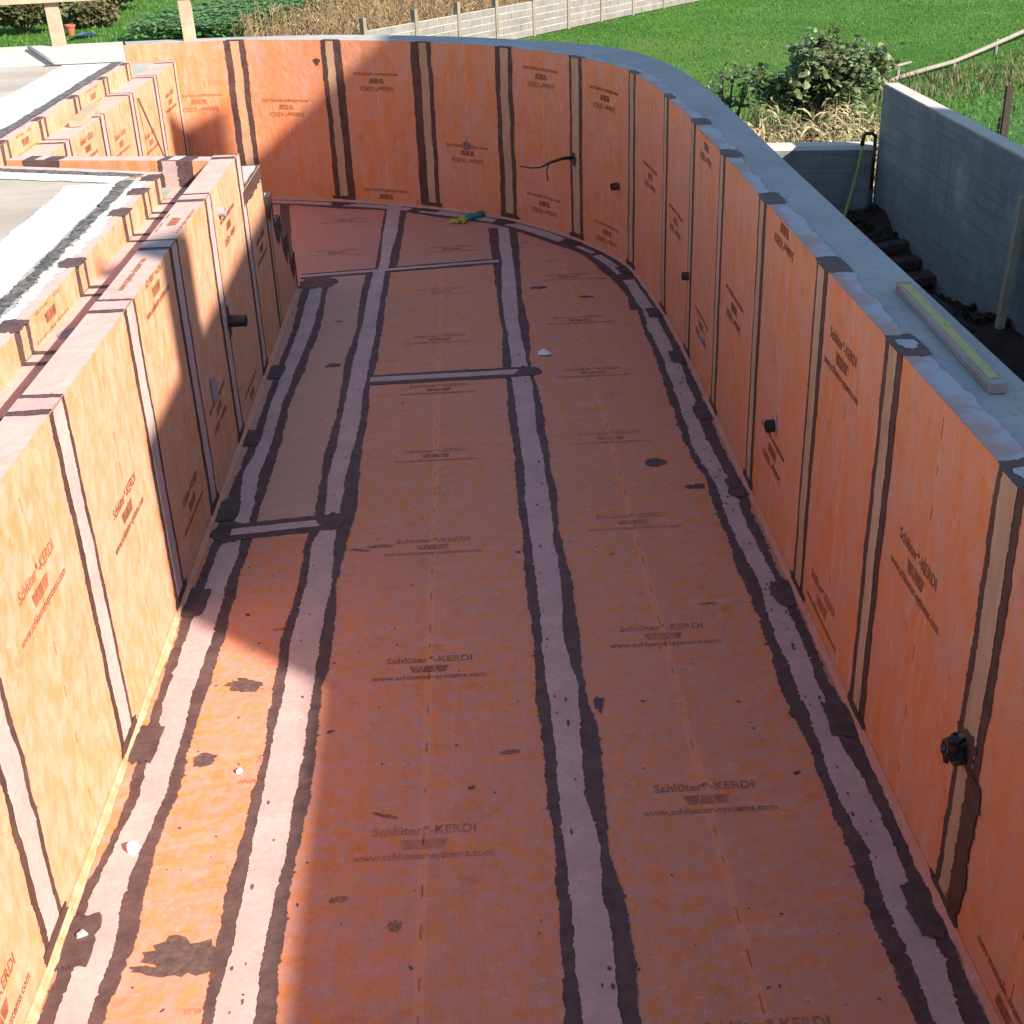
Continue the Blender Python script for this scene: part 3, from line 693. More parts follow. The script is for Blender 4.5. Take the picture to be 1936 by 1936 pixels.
# steps at the end of the left wall, leading down into the wide part of the pool
steps = thing('pool_steps', 'flight of pool steps with grey sealed corners at the end of the low wall', 'steps', (-2.1, 8.9, 0))
ST = [(8.81, 1.19), (9.12, .935), (9.41, .70), (9.68, .50), (9.93, .28)]
prof = [(YE, 0), (YE, ST[0][1])]
for i, (y, z) in enumerate(ST):
    prof += [(y, z)]
    if i < len(ST)-1: prof += [(y, ST[i+1][1])]
prof += [(ST[-1][0], 0)]
XS = -2.60
n = len(prof); V = [(XL, y, z) for y, z in prof]+[(XS, y, z) for y, z in prof]
F = [tuple(range(n-1, -1, -1)), tuple(range(n, 2*n))]+[(i, (i+1) % n, n+(i+1) % n, n+i) for i in range(n)]
obj('step_block', V, F, M_left, steps, [(v[1]-8.5, v[2]) for v in V])
yp = YE
for i, (y, z) in enumerate(ST):
    td = lambda a, b, o, z=z: (XL-a, b, z+o)
    obj('adhesive_band', *strip(td, yp+.004, y, lambda t: .0, lambda t: .55, .0022, .012, .002, 520+i), M_glue, steps)
    obj('joint_tape', *strip(td, yp+.03 if i else yp+.12, y-.035, lambda t: .02, lambda t: .45, .0038, .012, .008, 540+i), M_tape_grey, steps)
    # sealed corner hanging over the side face as a ragged tongue
    V = []; F = []; m = 26; f = nz(560+i); y0 = yp-.02 if i else YE+.02
    L = y-y0
    for k in range(m+1):
        q = k/m; yy = y0+L*q
        dep = (.16*(1-abs(q-.45)/.55)**.8 if i else .07)+.02*f(q*2)+.02
        if i and q < .06: dep = .05
        V += [lw(yy, z, .0050), lw(yy, max(.01, z-dep), .0050)]
    for k in range(m): F.append((2*k, 2*k+1, 2*k+3, 2*k+2))
    obj('adhesive_patch', V, F, M_glue_wall, steps)
    obj('adhesive_band', *strip(lw, (ST[i+1][1] if i < 4 else 0), z, lambda t: y-.035, lambda t: y-.001, .0046, .012, .004, 580+i), M_glue_wall, steps)
    yp = y
obj('adhesive_band', *strip(lw, 0, .95, lambda t: 8.80, lambda t: 8.95, .0024, .012, .005, 601), M_glue_wall, steps)
obj('joint_tape', *strip(lw, .02, .93, lambda t: 8.84, lambda t: 8.91, .0040, .012, .004, 602), M_tape_wall, steps)
print_logo(lw, 8.45, .72, 1, 1, steps, M_print, .0013, (8.1, 8.78, .02, 1.1))

# ================================================================ SHORT CROSS WALL ("bar") BEHIND THE CHANNEL
bar = thing('cross_wall', 'short orange cross wall between overflow channel and wide pool bay, wrapped with dark bands', 'wall', (-2.2, 8.1, 0))
A0, A1 = np.array([-1.568, 7.872]), np.array([-2.87, 8.165]); dv = (A1-A0)/np.hypot(*(A1-A0)); nn = np.array([-dv[1], dv[0]])
if nn[1] < 0: nn = -nn
BL = float(np.hypot(*(A1-A0))); BT = .118
def bf(u, z, o): p = A0+dv*u-nn*o; return (p[0], p[1], z)
def bt(u, w, o): p = A0+dv*u+nn*w; return (p[0], p[1], HL+o)
q = [tuple(A0+nn*.004), tuple(A1+nn*.004), tuple(A1+nn*BT), tuple(A0+nn*BT)]
obj('concrete_core', *prism(q, -.006, HL-.004), M_left, bar)
V, F, U = grid(bf, 0, BL, ZC-.05, HL, 12, 4, 0, (BL/2, 0)); obj('membrane_sheet', V, F, M_wall, bar, U)
V, F, U = grid(bt, -.0, BL, 0, BT, 12, 3, 0, (BL/2, 0)); obj('membrane_sheet', V, F, M_top, bar, U)
for i, (c, w, l) in enumerate(((.235, .125, .045), (1.12, .14, .0))):
    obj('adhesive_band', *strip(bf, ZC-.04, HL, lambda t: c-w, lambda t: c+w*.75, .0024, .012, .007, 620+i), M_glue, bar)
    obj('adhesive_band', *strip(bt, 0, BT, lambda t: c-w, lambda t: c+w*.75, .0024, .012, .007, 625+i), M_glue, bar)
    if l: obj('joint_tape', *strip(bf, ZC-.03, HL, lambda t: c-.02, lambda t: c+.07, .0040, .012, .007, 630+i), M_tape, bar)
    obj('joint_tape', *strip(bt, .0, BT, lambda t: c-.04, lambda t: c+.03, .0040, .012, .006, 635+i), M_tape_grey, bar)

# ================================================================ OVERFLOW CHANNEL AND DECK CURBS
chan = thing('overflow_channel', 'shallow orange lined overflow channel between low pool wall and sunlit deck', 'channel', (-1.69, 4.4, 0))
cy1 = 7.95
obj('concrete_core', *box(XC-.30, XLB-.004, .7, cy1, -.25, ZC-.004), M_conc, chan)
V, F, U = grid(chf, .7, cy1, 0, XLB-XC, 20, 3, 0, (0, 0)); obj('membrane_sheet', V, F, M_top, chan, U)
obj('drain', *merge(lathe((-1.70, 5.22, ZC), (0, 0, 1), [(.075, .0), (.075, .004), (.06, .006), (.055, .003), (.001, .0025)], 24)), M_patch, chan)
curb = thing('deck_curb', 'orange sealed curb along the near deck edge with black mastic joint on top', 'curb', (-1.9, 4.4, ZC))
# block of the curb and the deck edge: deck polygon
cor = (XC, 7.62)
deckpoly = [(XC-.004, .7), (XC-.004, 7.616), (-2.025, 7.79), (-2.437, 7.958), (-2.76, 8.076), (-3.05, 8.15), (-9.0, 9.4), (-9.0, .7)]
obj('concrete_core', *prism([(XC-.004, .7), (XC-.004, 7.61), (-2.06, 7.60), (-2.06, .7)], ZC-.004, ZD-.004), M_conc, curb)
csh = [1.2, 2.2, 3.2, 4.22, 4.93, 5.82, 6.75, 7.22]
for a, b in zip([.7]+csh, csh+[7.62]):
    V, F, U = grid(cw, a, b, ZC, ZD, 8, 3, 0, ((a+b)/2, 1.9)); o = obj('membrane_sheet', V, F, M_left, curb, U)
    V, F, U = grid(ct, a, b, 0, .075, 8, 2, 0, ((a+b)/2, 0)); obj('membrane_sheet', V, F, M_top, curb, U)
for i, c in enumerate(csh+[7.56]):
    w0 = .085
    w1 = .085 if c < 7.5 else .055
    obj('adhesive_band', *strip(cw, ZC, ZD, lambda t: c-w0, lambda t: c+w1, .0024, .01, .006, 640+i), M_glue, curb)
    obj('joint_tape', *strip(cw, ZC+.006, ZD-.004, lambda t: c-.035, lambda t: c+.04, .0040, .01, .006, 655+i), M_tape_wall, curb)
    obj('adhesive_band', *blob(ct, c, .035, .085, .055, .0032, 670+i, 30, .22, 0, .6), M_glue, curb)
    obj('adhesive_band', *strip(chf, 0, XLB-XC, lambda t: c-w0, lambda t: c-.045, .0024, .01, .005, 685+i), M_glue, chan)
    obj('adhesive_band', *strip(chf, 0, XLB-XC, lambda t: c+.045, lambda t: c+w1, .0024, .01, .005, 700+i), M_glue, chan)
print_logo(cw, 5.3, 1.33, 1, 1, curb, M_print, .0013, (5.0, 5.7, ZC+.003, ZD-.003))
obj('mortar_fillet', *strip(ct, .7, 7.58, lambda t: .045, lambda t: .125, .0016, .012, .020, 719, nx=2, swap=True), M_mortar, curb)
# black mastic joint: along the curb, then along the channel in front of the cross wall
n_m = nz(77)
obj('mastic_joint', *strip(lambda y, w, o: (XC-w, y, ZD+o), .7, 7.50, lambda t: .118+.006*n_m(t), lambda t: .185+.014*n_m(t+5), .006, .012, .012, 720, nx=3, swap=True), M_mastic, curb)

deck = obj('deck', *prism([(-2.055, .7), (-2.055, 7.60), (-2.06, 7.80), (-2.437, 7.955), (-2.76, 8.07), (-2.97, 8.12), (-9.0, 9.45), (-9.0, .7)][::-1], -.30, ZD-.002), M_screed, loc=(-5, 4, -.3)); tag(deck, kind='structure')
m_e = nz(78)
obj('mortar_band', *strip(lambda y, w, o: (XC-w, y, ZD+o), .7, 7.45, lambda t: .195, lambda t: .49+.012*m_e(t*.6), .003, .02, .006, 722, nx=3, swap=True), M_mortar, deck)
B0, B1 = np.array([-1.93, 7.66]), np.array([-3.0, 8.06]); bd = (B1-B0)/np.hypot(*(B1-B0)); bn = np.array([-bd[1], bd[0]])
if bn[1] < 0: bn = -bn
BLn = float(np.hypot(*(B1-B0)))
def be(u, w, o): p = B0+bd*u+bn*w; return (p[0], p[1], ZD+o)
obj('membrane_sheet', *strip(be, -.10, BLn, lambda t: -.02, lambda t: .075, .0012, .03, .004, 724, swap=True), M_top, deck)
obj('mastic_joint', *strip(be, -.02, BLn, lambda t: -.075, lambda t: .0, .006, .015, .010, 725, nx=3, swap=True), M_mastic, deck)
obj('mortar_band', *strip(be, .02, BLn, lambda t: -.24, lambda t: -.07, .0035, .015, .012, 726, nx=3, swap=True), M_mortar, deck)

# ================================================================ WIDE BAY: WALL, CURB AND DECK BEHIND
rec = thing('pool_wall', 'orange wall of the wide pool bay, stepped up to a curb behind the cross wall', 'wall', (-2.85, 10.5, -.3))
y0r, y1r = 8.0, 12.985
obj('concrete_core', *box(XRC-.20, XR-.004, y0r, 12.95, -.30, HQ-.004), M_conc, rec)
RSE = [9.12, 10.10, 11.07, 12.02]
rsh = []
for a, b in zip([y0r]+RSE, RSE+[12.96]):
    V, F, U = grid(qw, a, b, 0, HQ, 10, 10, 0, ((a+b)/2, 0)); o = obj('membrane_sheet', V, F, M_left, rec, U); rsh.append((a, b, o))
    V, F, U = grid(qt, a, b, 0, XR-XRC, 10, 2, 0, ((a+b)/2, 0)); obj('membrane_sheet', V, F, M_top, rec, U)
for y, z in ((12.5,1.05),(11.52,.87),(10.53,1.05),(9.6,1.2)):
    print_logo(qw, y, z, 1, 1, next(o for a, b, o in rsh if a <= y <= b), M_print, .0013, (y-.5, y+.5, 0, HQ-.002))
for i, c in enumerate(RSE+[12.925]):
    w1 = .08 if c < 12.9 else .035
    obj('adhesive_band', *strip(qw, 0, HQ, lambda t: c-.08, lambda t: c+w1, .0024, .015, .005, 740+i), M_glue_wall, rec)
    obj('joint_tape', *strip(qw, .03, HQ, lambda t: c-.045, lambda t: c+min(w1, .04), .0040, .015, .004, 750+i), M_tape, rec)
    obj('adhesive_band', *strip(qt, 0, XR-XRC, lambda t: c-.08, lambda t: c+w1, .0024, .015, .005, 760+i), M_glue, rec)
    obj('joint_tape', *strip(qt, 0, XR-XRC, lambda t: c-.045, lambda t: c+min(w1, .04), .0040, .015, .004, 770+i), M_tape, rec)
fcurb = thing('deck_curb', 'orange sealed curb of the far deck standing above the wide pool bay', 'curb', (-3.05, 10.1, HQ))
fy1 = 12.0
obj('concrete_core', *box(XRC-.14, XRC-.004, 7.9, fy1, HQ-.004, ZDF-.004), M_conc, fcurb)
FS = [8.42, 9.25, 10.15, 11.05, 11.85]
for a, b in zip([7.9]+FS, FS+[fy1]):
    V, F, U = grid(dw, a, b, HQ, ZDF, 8, 3, 0, ((a+b)/2, 1.9)); o = obj('membrane_sheet', V, F, M_left, fcurb, U)
    V, F, U = grid(dt, a, b, 0, .07, 8, 2, 0, ((a+b)/2, 0)); obj('membrane_sheet', V, F, M_top, fcurb, U)
for i, c in enumerate(FS):
    obj('adhesive_band', *strip(dw, HQ, ZDF, lambda t: c-.085, lambda t: c+.085, .0024, .01, .005, 780+i), M_glue, fcurb)
    obj('joint_tape', *strip(dw, HQ+.005, ZDF-.004, lambda t: c-.035, lambda t: c+.035, .0040, .01, .005, 790+i), M_tape_wall, fcurb)
    obj('adhesive_band', *strip(dt, 0, .055, lambda t: c-.085, lambda t: c+.085, .0024, .01, .006, 800+i), M_glue, fcurb)
for y in (8.83, 10.62): print_logo(dw, y, 1.41, 1, 1, fcurb, M_print, .0013, (y-.3, y+.3, HQ+.003, ZDF-.003))
obj('mastic_joint', *strip(lambda y, w, o: (XRC-w, y, ZDF+o), 7.9, 12.0, lambda t: .065, lambda t: .15, .006, .015, .010, 810, nx=3, swap=True), M_mastic, fcurb)
fdeck = obj('deck', *prism([(XRC-.13, 8.12), (XRC-.13, 12.0), (-9.0, 12.06), (-9.0, 9.46)], -.30, ZDF-.002), M_screed, loc=(-6, 10, -.3)); tag(fdeck, kind='structure')
obj('mortar_band', *strip(lambda y, w, o: (XRC-w, y, ZDF+o), 8.12, 12.0, lambda t: .145, lambda t: .60+.03*math.sin(t), .003, .02, .01, 812, nx=3, swap=True), M_mortar, fdeck)
obj('mastic_joint', *strip(lambda x, y, o: (x, y, ZDF+o), -3.7, -3.1, lambda t: 11.93, lambda t: 12.0, .005, .012, .012, 813, swap=True), M_mastic, fdeck)
gut = obj('gutter_floor', *box(-9.0, XRC-.001, 12.0, 12.95, .9, 1.20), M_conc, loc=(-5, 12.4, .9)); tag(gut, kind='structure')

# near end of the pool and the terrace under the viewer
ew = thing('pool_wall', 'plain concrete end wall closing the near end of the pool', 'wall', (0, .55, -.3))
obj('concrete_core', *box(-1.80, 1.6, .40, .695, -.30, 1.50), M_conc, ew)
terrace = obj('terrace', *box(-9.0, 2.9, -9.0, .395, -.60, 1.46), M_screed, loc=(0, -4, -.6)); tag(terrace, kind='structure')

# ================================================================ SMALL THINGS IN AND AROUND THE POOL
# spirit level on the wall top
a = Vector((1.541, 3.505, HR)); b = Vector((1.573, 4.54, HR)); d = (b-a).normalized(); sd = Vector((d.y, -d.x, 0)); up = Vector((0, 0, 1)); L = (b-a).length
lev = thing('spirit_level', 'long yellow spirit level lying along the shaded concrete wall top', 'level', tuple((a+b)/2))
mid = (a+b)/2
obj('body', *merge(obox(mid+up*.004, sd, d, up, .050, L-.03, .006), obox(mid+up*.027, sd, d, up, .052, L-.03, .006), obox(mid+up*.0155, sd, d, up, .042, L-.03, .019)), M_alu, lev)
obj('label_panel', *obox(mid+up*.031, sd, d, up, .030, L-.10, .003), M_yellow, lev)
for k in (-1, 1): obj('end_cap', *obox(mid+d*k*(L/2-.008)+up*.0165, sd, d, up, .052, .016, .031), M_alu if k < 0 else M_yellow, lev)
obj('vial', *obox(mid+d*.02+sd*.012+up*.0335, sd, d, up, .012, .05, .004), M_hose, lev)
# timber offcut on the far wall
tag(obj('timber_plank', *obox((-2.862, 10.0, HQ+.0265), (.998, .06, 0), (-.06, .998, 0), (0, 0, 1), .085, .74, .040), M_timber, loc=(-2.862, 10.0, HQ+.006)), 'pale timber plank lying on the stepped orange wall against the far curb', 'plank')
# thin rod leaning in the wide bay
tag(obj('steel_rod', *tube([(-2.755, 11.24, 1.285), (-2.40, 11.30, .005)], .008, 8), M_copper, loc=(-2.40, 11.30, 0), smooth=True), 'thin rusty rod leaning against the orange wall of the wide pool bay', 'rod')
# steel bar against the bare concrete wall
tag(obj('steel_bar', *tube([(-3.67, 12.915, 1.205), (-3.9, 12.910, 1.38), (-4.11, 12.905, 1.54)], [.018, .018, .018], 10), M_steel, loc=(-3.67, 12.915, 1.20), smooth=True), 'short grey steel bar leaning on the sunlit concrete wall behind the deck', 'bar')
# rubber glove
gl = thing('rubber_glove', 'rubber glove with yellow palm and teal cuff dropped by the back wall', 'glove', (-.07, 11.74, 0))
g0 = Vector((-.10, 11.70, .020)); ga = Vector((.80, .60, 0)).normalized(); gb = Vector((-ga.y, ga.x, 0))
hand = [ell(g0, (.065, .05, .022), ga)]
for k, (w, ln) in enumerate(((.036, .060), (.013, .078), (-.011, .074), (-.033, .055))):
    f0 = g0-ga*.05+gb*w; f1 = f0-ga*ln+gb*(w*.35)+Vector((0, 0, -.004)); hand.append(tube([f0, (f0+f1)/2+Vector((0, 0, .008)), f1], [.013, .0125, .009], 8))
f0 = g0+gb*-.045; hand.append(tube([f0, f0-gb*.03-ga*.03, f0-gb*.04-ga*.065], [.014, .013, .009], 8))
obj('palm', *merge(*hand), M_gyel, gl, smooth=True)
obj('cuff', *tube([g0+ga*.045, g0+ga*.09+Vector((0, 0, .006)), g0+ga*.16, g0+ga*.235+gb*.015-Vector((0, 0, .004))], [.032, .036, .034, .040], 12), M_teal, gl, smooth=True)
# scraps
def scrap(name, label, cat, x, y, r, h, mat, seed, grp=None, z=.002):
    f = nz(seed+40); rr = random.Random(seed); n = 7; V = []; F = []
    ang = sorted(rr.uniform(0, 6.28) for _ in range(n))
    for lev_, (hh, k) in enumerate(((0, 1), (h, .75))):
        for a_ in ang: V.append((x+math.cos(a_)*r*k*rr.uniform(.8, 1.1), y+math.sin(a_)*r*k*rr.uniform(.8, 1.1), z+hh*rr.uniform(.7, 1.0)))
    F = [tuple(range(n-1, -1, -1)), tuple(range(n, 2*n))]+[(i, (i+1) % n, n+(i+1) % n, n+i) for i in range(n)]
    return tag(obj(name, V, F, mat, loc=(x, y, z)), label, cat, grp)
scrap('mortar_lump', 'white angular mortar lump lying on the tape beside the low wall', 'lump', -1.275, 3.43, .028, .028, M_white, 1, z=.0035)
scrap('mortar_lump', 'small white mortar crumb on the sunlit orange floor sheet', 'lump', -.975, 3.83, .016, .014, M_white, 2)
scrap('mortar_lump', 'cluster crumb of pale mortar at the foot of the nearest lit wall seam', 'lump', -1.35, 3.04, .018, .014, M_tape_grey, 3, z=.007)
V = [(.39, 8.16, .003), (.43, 8.20, .010), (.485, 8.10, .006), (.44, 8.06, .012), (.385, 8.10, .004)]
tag(obj('paper_scrap', V+[(x, y, z-.0012) for x, y, z in V], [(0, 1, 2, 3, 4), (9, 8, 7, 6, 5), (0, 5, 6, 1), (1, 6, 7, 2), (2, 7, 8, 3), (3, 8, 9, 4), (4, 9, 5, 0)], M_white, loc=(.44, 8.12, .002)), 'crumpled white paper scrap on the shaded floor beside the middle joint', 'paper')

# ================================================================ BEYOND THE POOL: CONCRETE WALLS ON THE RIGHT
ret = thing('retaining_wall', 'tall board marked concrete retaining wall with a sunlit top end', 'wall', (3.88, 7, -.6))
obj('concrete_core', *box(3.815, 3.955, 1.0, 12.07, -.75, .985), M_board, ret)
obj('coping', *prism([(3.822, 1.0), (3.95, 1.0), (3.95, 12.066), (3.822, 12.066)], .9855, 1.0), M_conc_lit, ret)  # top given the paler concrete so its colour carries the sun
low = thing('garden_wall', 'low concrete wall behind the pool with one corner in the sun', 'wall', (2.7, 12.5, -.6))
p = [(1.60, 12.50), (3.82, 12.15), (3.85, 12.36), (1.63, 12.71)]
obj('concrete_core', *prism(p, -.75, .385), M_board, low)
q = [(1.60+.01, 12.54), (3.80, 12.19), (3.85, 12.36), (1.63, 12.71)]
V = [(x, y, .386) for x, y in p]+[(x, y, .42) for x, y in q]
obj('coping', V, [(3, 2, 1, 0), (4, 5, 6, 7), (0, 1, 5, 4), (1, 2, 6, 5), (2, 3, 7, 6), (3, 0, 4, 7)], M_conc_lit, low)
# standpipe with hose
sp = thing('standpipe', 'thin standpipe with bent tap in the corner of the two concrete walls', 'pipe', (3.775, 12.02, -.35))
obj('riser', *tube([(3.775, 12.03, .05), (3.770, 12.03, .55)], .017, 10), M_black, sp, smooth=True)
obj('supply_pipe', *tube([(3.785, 12.03, -.40), (3.775, 12.03, .05)], .020, 10), M_bluepipe, sp, smooth=True)
obj('tap', *tube([(3.770, 12.03, .53), (3.74, 12.03, .562), (3.68, 12.04, .562), (3.662, 12.04, .53), (3.655, 12.04, .455)], [.016, .018, .018, .018, .022], 10), M_copper, sp, smooth=True)
tag(obj('garden_hose', *tube([(3.655, 12.04, .46), (3.645, 12.02, .37), (3.61, 11.98, .22), (3.55, 11.9, .05), (3.47, 11.78, -.12), (3.36, 11.6, -.27), (3.2, 11.4, -.36), (2.9, 11.3, -.385)], .013, 10), M_hose, loc=(3.655, 12.04, .46), smooth=True), 'thin yellow hose hanging from the tap in the shaded corner', 'hose')
for i, (x, y, rz, l, w, lab) in enumerate(((3.63, 10.98, .15, .40, .14, 'short old plank nearest the standpipe on the dark soil'), (3.62, 10.66, -.05, .50, .16, 'middle old plank on the dark soil by the retaining wall'), (3.62, 10.28, .06, .46, .20, 'widest old plank on the dark soil by the retaining wall'))):
    zz = -.42+.30*smst(3.05, 3.8, x)*(.6+.4*math.sin(y*1.7))+.06
    tag(obj('old_plank', *obox((x, y, zz), (math.cos(rz), math.sin(rz), .10), (-math.sin(rz), math.cos(rz), 0), (0, 0, 1), l, w, .07), M_oldwood, loc=(x, y, zz-.05)), lab, 'plank', 'old planks by the retaining wall')
V, F, U = grid(lambda x, y, o: (x, y, -.235+.02*math.sin(x*5+y*3)+.14*smst(3.3, 3.8, x)*smst(9.6, 7.5, y)*0+o), 1.75, 3.62, 3.5, 9.7, 30, 60)
n = len(V); Fb = [tuple(i+n for i in reversed(f)) for f in F]
tag(obj('geotextile_sheet', V+[(a_, b_, c_-.03) for a_, b_, c_ in V], F+Fb, M_sheet, loc=(2.7, 7, -.26), smooth=True), 'dark geotextile sheet spread on the soil beside the curved wall', 'sheet')
tag(obj('timber_stake', *obox((3.74, 8.62, .18), (1, 0, 0), (0, 1, 0), (.05, .02, 1), .05, .06, 1.2), M_timber, loc=(3.74, 8.62, -.4)), 'upright timber stake standing in front of the retaining wall', 'stake')
# clods of soil
parts = []
for i in range(420):
    x = R.uniform(3.2, 3.8); y = R.uniform(8.6, 12.0); q = R.uniform(.008, .05)
    z = -.42+.30*smst(3.05, 3.8, x)*(.6+.4*math.sin(y*1.7))+.02
    parts.append(ell((x, y, z), (q, q*R.uniform(.6, 1), q*R.uniform(.4, .8)), (R.uniform(-1, 1), R.uniform(-1, 1), .2), 6, 4)); parts[-1] = ([tuple(c_+R.uniform(-.3, .3)*q for c_ in v_) for v_ in parts[-1][0]], parts[-1][1])
tag(obj('soil_clods', *merge(*parts), M_soil), 'dark crumbly soil clods heaped along the retaining wall', 'soil', kind='stuff')

# timber guard rail on the back wall
for x0, x1, zt, lab in ((-3.945, -3.82, 1.955, 'short sunlit timber post carrying the guard rail above bare concrete'), (-2.695, -2.58, 2.35, 'taller timber post at the left end of the curved pool wall')):
    tag(obj('timber_post', *obox(((x0+x1)/2, 13.13, (HR+zt)/2-.01), (1, 0, 0), (0, 1, 0), (-.02, 0, 1), x1-x0, .045, zt-HR+.02), M_timber, loc=((x0+x1)/2, 13.13, HR)), lab, 'post')
tag(obj('guard_rail', *obox((-3.9, 13.08, 1.95), (1, 0, .008), (0, 1, 0), (0, 0, 1), 3.6, .045, .095), M_timber, loc=(-3.9, 13.08, 1.9)), 'horizontal timber board nailed across the posts behind the deck', 'rail')

# ================================================================ PLANTS AND FENCES
def leafcard(c, d, up, l, w, bend=.3, lobes=False):
    """a bent leaf of 2-3 faces starting at c, pointing along d"""
    c = Vector(c); d = Vector(d).normalized(); s = d.cross(Vector(up))
    s = s.normalized() if s.length > 1e-4 else d.orthogonal().normalized()
    nrm = s.cross(d)
    V = [c, c+d*l*.35-s*w*.5+nrm*bend*l*.10, c+d*l*.35+s*w*.5+nrm*bend*l*.10, c+d*l*.75-s*w*.38-nrm*bend*l*.18, c+d*l*.75+s*w*.38-nrm*bend*l*.18, c+d*l-nrm*bend*l*.55]
    return [tuple(v) for v in V], [(0, 1, 2), (1, 3, 4, 2), (3, 5, 4)]
class Bag:
    def __init__(s): s.V = []; s.F = []
    def add(s, vf):
        n = len(s.V); s.V += vf[0]; s.F += [tuple(i+n for i in f) for f in vf[1]]
def rdir(r, zlo=-.3, zhi=1):
    a = r.uniform(0, 6.283); z = r.uniform(zlo, zhi); q = math.sqrt(max(0, 1-z*z)); return Vector((math.cos(a)*q, math.sin(a)*q, z))

# dry corn by the low wall
B = Bag(); r = random.Random(3)
def corn_plant(B, x, y, z0, h, r, nl, ll, lw_, stalk=.009):
    lean = Vector((r.uniform(-.12, .12), r.uniform(-.12, .12), 1))
    top = Vector((x, y, z0))+lean*h
    B.add(tube([(x, y, z0), tuple((Vector((x, y, z0))+top)/2), tuple(top)], [stalk, stalk*.8, stalk*.35], 4, False))
    for k in range(nl):
        t = r.uniform(.2, 1.0); c = Vector((x, y, z0))+lean*h*t; a = r.uniform(0, 6.283)
        d = Vector((math.cos(a), math.sin(a), r.uniform(-.2, .9))); l = ll*r.uniform(.6, 1.2); w = lw_*r.uniform(.6, 1.3)
        # arching ribbon
        P = c; dd = d.normalized(); s = dd.cross(Vector((0, 0, 1))).normalized(); V = []; F = []
        tw = r.uniform(-.5, .5)
        for q in range(5):
            f = q/4; ww = w*(.6+.8*f-1.35*f*f); ss = (s*math.cos(tw*f*3)+Vector((0, 0, 1))*math.sin(tw*f*3))
            V += [tuple(P-ss*ww/2), tuple(P+ss*ww/2)]
            P = P+dd*l/4; dd = (dd+Vector((0, 0, -.55))).normalized()
        for q in range(4): F.append((2*q, 2*q+1, 2*q+3, 2*q+2))
        B.add((V, F))
for i in range(230):
    x = r.uniform(2.3, 5.4); y = 12.95+r.random()**1.2*3.4+max(0, 3.3-x)*.3
    corn_plant(B, x, y, terr(x, y), r.uniform(.62, .98)*(.85 if x < 3.4 else 1), r, 12, .36, .045)
for i in range(110):
    x = r.uniform(4.6, 7.6); y = r.uniform(7.0, 10.4)
    corn_plant(B, x, y, terr(x, y), r.uniform(1.25, 1.65), r, 11, .42, .05)
tag(obj('dry_corn', B.V, B.F, M_corn), 'withered dry corn plants crowded behind the low concrete wall', 'corn', kind='stuff')

def bush(name, label, cat, c, rad, h, nleaf, size, mat, seed, group=None, nb=9):
    r = random.Random(seed); c = Vector(c)
    t = thing(name, label, cat, tuple(c), group)
    Bt = Bag(); tips = []
    for k in range(nb):
        a = 6.283*k/nb+r.uniform(-.3, .3); o = r.uniform(.35, 1.0)
        tip = c+Vector((math.cos(a)*rad*o, math.sin(a)*rad*o*.8, h*(1.0-.38*o*o)*r.uniform(.85, 1.05)))
        m1 = c+(tip-c)*.45+Vector((r.uniform(-.1, .1), r.uniform(-.1, .1), .08*h))
        th = .022*h
        Bt.add(tube([tuple(c), tuple(m1), tuple(tip)], [th, th*.65, th*.2], 6)); tips.append((m1, tip))
        for q in range(3):
            p0 = m1+(tip-m1)*r.uniform(.1, .8); p1 = p0+rdir(r, 0, .9)*rad*r.uniform(.25, .5)
            Bt.add(tube([tuple(p0), tuple(p1)], [th*.45, th*.15], 5)); tips.append((p0, p1))
    obj('trunk', Bt.V, Bt.F, M_bark, t)
    Bl = Bag()
    for k in range(nleaf):
        a, b = r.choice(tips); p0 = a+(b-a)*r.random()**.6
        p = p0+rdir(r, -.8, 1)*size*r.uniform(.3, 1.8)
        Bl.add(leafcard(p, rdir(r, -.4, .6), rdir(r, .3, 1), size*r.uniform(.7, 1.35), size*r.uniform(.65, 1.1), r.uniform(0, .7)))
    obj('crown', Bl.V, Bl.F, mat, t)
    return t
bush('fig_bush', 'broad leafy dark green bush with pale leaf backs behind the dry corn', 'bush', (4.62, 17.0, terr(4.6, 17.0)), .92, 1.62, 3800, .088, M_fig, 11, nb=22)
bush('small_bush', 'small dark bush peeking over the outer edge of the curved wall', 'bush', (3.60, 18.0, terr(3.6, 18)), .36, 1.28, 170, .075, M_fig, 12, nb=6)

# wire fence with posts beyond the retaining wall
wf = thing('wire_fence', 'green wire mesh fence on a dark post beyond the retaining wall', 'fence', (4.55, 11, terr(4.5, 11)))
obj('post', *merge(obox((4.545, 11, .25), (1, 0, 0), (0, 1, 0), (0, 0, 1), .055, .055, 1.72), obox((4.500, 11.02, .10), (1, 0, 0), (0, 1, 0), (.03, 0, 1), .04, .04, 1.5)), M_oldwood, wf)
obj('post', *obox((3.98+4.3, 13.6, .1), (1, 0, 0), (0, 1, 0), (0, 0, 1), .055, .055, 1.6), M_oldwood, wf)
M_wire = simple('green_wire', (.05, .12, .06), (.04, .10, .05), 5, .6)
parts = []
p0, p1 = Vector((3.99, 10.62, 0)), Vector((8.3, 13.62, 0))
nv = 110
for k in range(nv+1):
    q = p0+(p1-p0)*k/nv; parts.append(tube([(q.x, q.y, -.55), (q.x, q.y, 1.00)], .0022, 3, False))
for k in range(26):
    z = -.5+k*.06; parts.append(tube([(p0.x, p0.y, z), (p1.x, p1.y, z)], .0022, 3, False))
obj('wire_mesh', *merge(*parts), M_wire, wf)

